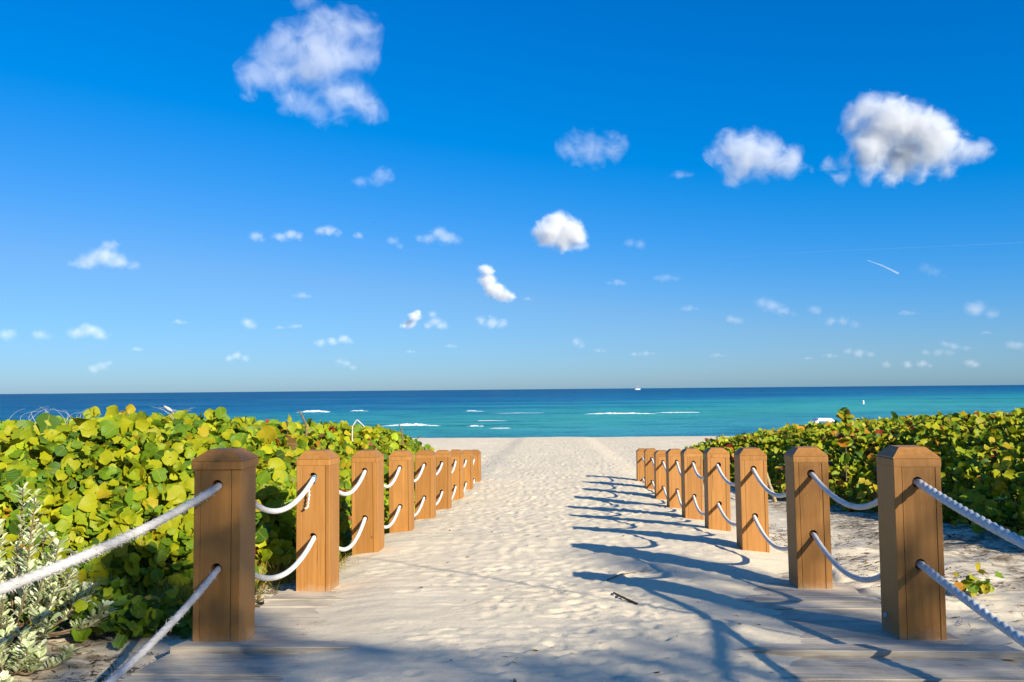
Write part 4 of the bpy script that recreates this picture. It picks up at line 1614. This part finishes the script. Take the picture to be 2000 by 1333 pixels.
cloud("tiny puff ending the broken row of clouds left of centre", [(700, 460, 13)], 2.0, amp=0.8)
cloud("faint shred right of the broken cloud row", [(768, 472, 15), (780, 481, 11)], 1.0, amp=1.0)
cloud("faint pale oval cloud right of the bright middle cloud", [(1230, 476, 16), (1250, 478, 17)], 1.0, amp=0.8)
cloud("bright left half of the twin low clouds left of centre", [(800, 632, 15), (810, 620, 16), (815, 612, 11), (790, 638, 10)], 6.0, amp=0.7)
cloud("softer right half of the twin low clouds left of centre", [(845, 615, 12), (850, 628, 16), (862, 636, 15), (835, 637, 12)], 2.8, amp=0.8)
cloud("low white and grey puff beneath the upright bright cloud", [(940, 627, 16), (962, 630, 20), (980, 633, 16)], 2.8, amp=0.8)
cloud("flat based white cloud low above the left posts", [(625, 671, 13), (650, 667, 14), (670, 662, 14), (682, 668, 10)], 2.4, amp=0.8)
cloud("small round pinkish cloud low above the left hedge end", [(482, 631, 15), (492, 637, 13)], 2.0, amp=0.8)
cloud("grey pink mound of cloud low at far left", [(150, 650, 18), (170, 645, 21), (192, 653, 18), (205, 660, 11)], 2.6, amp=0.8)
cloud("flat grey cloudlet above the horizon between left hedge and left posts", [(447, 700, 12), (465, 696, 12), (480, 701, 11)], 1.8, amp=0.9)
cloud("grey cloudlet pair head at right, pink topped", [(1485, 592, 16), (1505, 597, 22), (1530, 608, 18), (1550, 613, 12)], 2.0, amp=0.8)
cloud("dark blue grey cloudlet left of the pink topped one", [(1428, 622, 14), (1443, 626, 14)], 1.5, amp=0.8)
cloud("long ragged dark cloudlet trailing right of the pink topped one", [(1590, 607, 15), (1620, 630, 14), (1645, 628, 15), (1672, 634, 13)], 1.4, amp=1.0)
cloud("grey triangular cloud low at the right edge of the sky", [(1895, 600, 18), (1912, 603, 22), (1935, 613, 16)], 2.4, amp=0.8)
cloud("slanting dark cloud streak low at far right", [(1845, 672, 11), (1865, 676, 13), (1888, 680, 10)], 1.6, amp=0.9)
cloud("thin dark cloud streak below the slanting one at far right", [(1810, 689, 10), (1830, 689, 12), (1852, 691, 10)], 1.5, amp=0.9)
cloud("small mauve cloudlet low between right posts and far right", [(1658, 686, 11), (1678, 690, 14), (1698, 693, 10)], 1.8, amp=0.9)
cloud("tiny mauve puff low just right of centre", [(1128, 668, 14), (1137, 676, 10)], 1.5, amp=0.9)
cloud("pale small cumulus touching the low bank at far right", [(1898, 708, 12), (1904, 712, 10)], 3.0, amp=0.7)
cloud("row of pale cumulus heads on the low bank at right", [(1735, 712, 11), (1770, 713, 12), (1800, 711, 12), (1815, 715, 9)], 2.4, amp=0.8)
cloud("grey scrap of cloud cut by the right edge low down", [(1975, 674, 14), (1995, 675, 14)], 1.8, amp=0.9)
cloud("curled wisp low over the sea left of the path posts", [(662, 706, 11), (675, 710, 12), (690, 719, 9)], 1.0, amp=1.0)
cloud("grey wisp low at left above the hedge", [(180, 722, 13), (200, 716, 13), (212, 710, 9)], 1.2, amp=1.0)
cloud("faint lilac patch of cloud at the left edge", [(10, 655, 18), (25, 650, 14)], 1.4, amp=0.9)
cloud("small grey cloudlet second from the left edge", [(80, 654, 15), (92, 658, 11)], 1.5, amp=0.9)
cloud("thin white cirrus fan at right beside the short vapour trail", [(1805, 524, 15), (1828, 530, 17), (1848, 535, 10)], 0.45, amp=1.0)
TINY = "tiny grey cloudlets low in the sky"
for px, py, r, lab in (
        (350, 629, 11, "tiny grey cloudlet low in the sky above the dip in the left hedge"),
        (575, 637, 12, "tiny grey cloudlet right of the small round pinkish cloud"),
        (545, 640, 9, "faint tiny cloudlet close against the right of the small pinkish cloud"),
        (268, 682, 9, "faint tiny cloudlet below and right of the grey pink mound at left"),
        (1168, 685, 11, "tiny grey puff just right of and below the mauve puff near centre"),
        (1262, 690, 13, "tiny flat cloudlet low in the sky above the distant sailing boat"),
        (1240, 692, 9, "smallest cloudlet low in the sky directly above the sailing boat, left of the flat one"),
        (1400, 694, 12, "tiny flat cloudlet above the far end of the right hedge"),
        (1345, 603, 15, "thin dark cloudlet alone left of the dark blue grey cloudlet"),
        (1205, 553, 16, "thin dark streak right of the upright bright cloud"),
        (1300, 543, 20, "faint dark smudge of cloud under the faint pale oval cloud"),
        (1772, 611, 13, "small dark cloudlet left of the grey triangular cloud at right"),
        (1620, 695, 12, "tiny dark streak left of the small mauve cloudlet at right"),
        (1578, 700, 8, "tiny dark speck of cloud, second left of the small mauve cloudlet"),
        (880, 676, 10, "tiny flat cloudlet below the twin low clouds"),
        (800, 687, 9, "tiny flat cloudlet right of and below the flat based white cloud"),
        (1925, 650, 9, "tiny dark speck of cloud under the grey triangular cloud at right"),
        (590, 577, 15, "faint pale patch of cloud left of the upright bright cloud, alone in clear sky"),
        (1030, 584, 9, "tiny mauve scrap touching the right foot of the upright bright cloud"),
        (1330, 342, 18, "faint scrap of cloud left of and below the rounded grey white cloud")):
    cloud(lab, [(px, py, r), (px + r * 0.9, py + 1, r * 0.7), (px - r * 0.9, py + 1, r * 0.6)], 1.0, sq=0.5, amp=0.9, group=TINY)

# vapour trails
def trail(label, pts, w, dens):
    alt = 1500.0
    d = 16000.0
    P = [np.array(at(px, py, d)) for px, py in pts]
    b = P[0].copy()
    path = []
    for k in range(len(P) - 1):
        for s in range(10):
            path.append(P[k] + (P[k + 1] - P[k]) * s / 10 - b)
    path.append(P[-1] - b)
    rad = w * d / F
    o = link("vapour_trail", tube_mesh("vapour_trail", [(np.array(path), np.linspace(rad * 0.5, rad, len(path)))], None, 8), None, tuple(b))
    bm = bmesh.new()
    bm.from_mesh(o.data)
    bmesh.ops.holes_fill(bm, edges=bm.edges, sides=0)
    bmesh.ops.recalc_face_normals(bm, faces=bm.faces)
    bm.to_mesh(o.data)
    bm.free()
    m = NT("thin vapour")
    pv = m.n("ShaderNodeVolumePrincipled", {"Color": (0.97, 0.97, 0.98), "Density": dens / rad, "Anisotropy": -0.25})
    m.t.nodes.remove(m.b)
    m.t.links.new(pv.outputs[0], m.out.inputs["Volume"])
    o.data.materials.clear()
    o.data.materials.append(m.m)
    tag(o, label, "vapour trail")


trail("short slanting white vapour trail in the right of the sky", [(1695, 509), (1725, 520), (1755, 535)], 2.0, 0.40)
trail("long very faint vapour trail rising towards the right edge", [(1370, 506), (1600, 492), (2010, 474)], 1.3, 0.022)

# ------------------------------------------------------------------ trees behind the viewer that shade the foreground
LV = np.array([-sun_dir.x, -sun_dir.y]) / math.cos(SUN_EL)       # horizontal direction the light travels
PV = np.array([LV[1], -LV[0]])
TAN = math.tan(SUN_EL)


def light_pt(u, w, v):
    """point at light-space (u across, w height reduced to v=0), distance v along the light"""
    xy = PV * u + LV * v
    return np.array([xy[0], xy[1], CZ + w - TAN * v])


def shade_tree(label, v, lobes, n, leaf, seed):
    g = np.random.default_rng(seed)
    us = [l[0] for l in lobes]
    cu = float(np.mean(us))
    b = light_pt(cu, 0, v)
    b[2] = gz(b[0], b[1])
    root = empty("shade_tree", tuple(b))
    tag(root, label, "tree")
    P = []
    tot = sum(l[2] * l[3] * l[4] for l in lobes)
    for (u, w, ru, rw, dn) in lobes:
        k = int(n * ru * rw * dn / tot)
        q = g.normal(size=(k, 3))
        q /= np.linalg.norm(q, axis=1)[:, None]
        q *= g.uniform(0, 1, (k, 1)) ** 0.4
        for a in q:
            P.append(light_pt(u + a[0] * ru, w + a[1] * rw, v + a[2] * 1.5))
    P = np.array(P)
    nr = g.normal(size=P.shape) + np.array([0, 0, 0.5])
    sd, al, nm = frames(nr, None, g, 0.3)
    build_foliage(root, "grape", P, sd, al, nm, g.uniform(0.7, 1.2, len(P)) * leaf, g.integers(1, 4, len(P)), GRAPE, MAT["tree_leaf"], 0, 0.1, seed)
    t = np.linspace(0, 1, 10)[:, None]
    top = light_pt(cu, max(l[1] for l in lobes), v)
    paths = [((b + (top - b) * t + np.array([0.25, 0.1, 0]) * np.sin(t * 4) - b), np.linspace(0.16, 0.04, 10))]
    link("trunk", tube_mesh("trunk", paths, MAT["bark"], 8), root)
    bp = []
    for (u, w, ru, rw, dn) in lobes:
        e = light_pt(u, w, v)
        s0 = b + (top - b) * 0.55
        bp.append((np.array([s0, (s0 + e) / 2 + g.normal(0, 0.15, 3), e]) - b, np.array([0.06, 0.045, 0.02])))
    link("limb", tube_mesh("limb", bp, MAT["bark"], 6), root)


shade_tree("leafy tree behind the viewer shading the nearest left post, out of frame", -17.0, [(1.4, -0.1, 1.3, 0.9, 1.3), (1.85, 1.1, 0.6, 0.75, 2.2), (0.6, -0.9, 1.2, 0.9, 1.0), (0.9, -1.2, 1.6, 0.8, 1.0)], 2000, 0.11, 801)
shade_tree("open crowned tree behind the viewer dappling the boards, out of frame", -19.0, [(3.4, -0.35, 1.3, 0.55, 1.0), (3.2, -1.2, 1.5, 0.7, 1.2), (2.6, -0.1, 0.7, 0.4, 1.0)], 900, 0.10, 802)
shade_tree("thin crowned tree behind the viewer half shading the near right posts, out of frame", -20.0, [(4.85, -0.05, 0.55, 0.70, 1.7), (5.75, 0.35, 0.6, 0.75, 1.2), (5.0, -0.95, 1.3, 0.8, 1.0)], 900, 0.10, 803)

# slender bare sapling nearer by: its shadow lines cross the sand
def up_light(px, py, t):
    p = onsand(px, py, 0)
    return np.array(p) + np.array(sun_dir) * t


root_pt = None
pathA = [up_light(1425, 1330, 5.2), up_light(1412, 1285, 5.2), up_light(1398, 1240, 5.2), up_light(1375, 1212, 5.2)]
g0 = pathA[0].copy()
g0[2] = gz(g0[0], g0[1])
b = g0
root = empty("bare_sapling", tuple(b))
tag(root, "slender bare sapling beside the viewer casting thin shadow lines, out of frame", "tree")
link("trunk", tube_mesh("trunk", [(np.array([g0] + pathA[:3]) - b, np.array([0.045, 0.036, 0.032, 0.028]))], MAT["bark"], 8), root)
lb = [(np.array([pathA[2], up_light(1380, 1205, 5.7), up_light(1250, 1180, 6.5), up_light(1100, 1155, 7.3), up_light(950, 1125, 8.2), up_light(800, 1103, 9.1), up_light(690, 1090, 10.0)]) - b, np.linspace(0.024, 0.010, 7)),
      (np.array([pathA[2], up_light(1430, 1214, 5.2), up_light(1500, 1232, 5.0), up_light(1560, 1243, 4.8)]) - b, np.linspace(0.022, 0.010, 4)),
      (np.array([up_light(1380, 1205, 5.7), up_light(1330, 1180, 6.0), up_light(1270, 1160, 6.4)]) - b, np.linspace(0.014, 0.006, 3))]
link("limb", tube_mesh("limb", lb, MAT["bark"], 6), root)
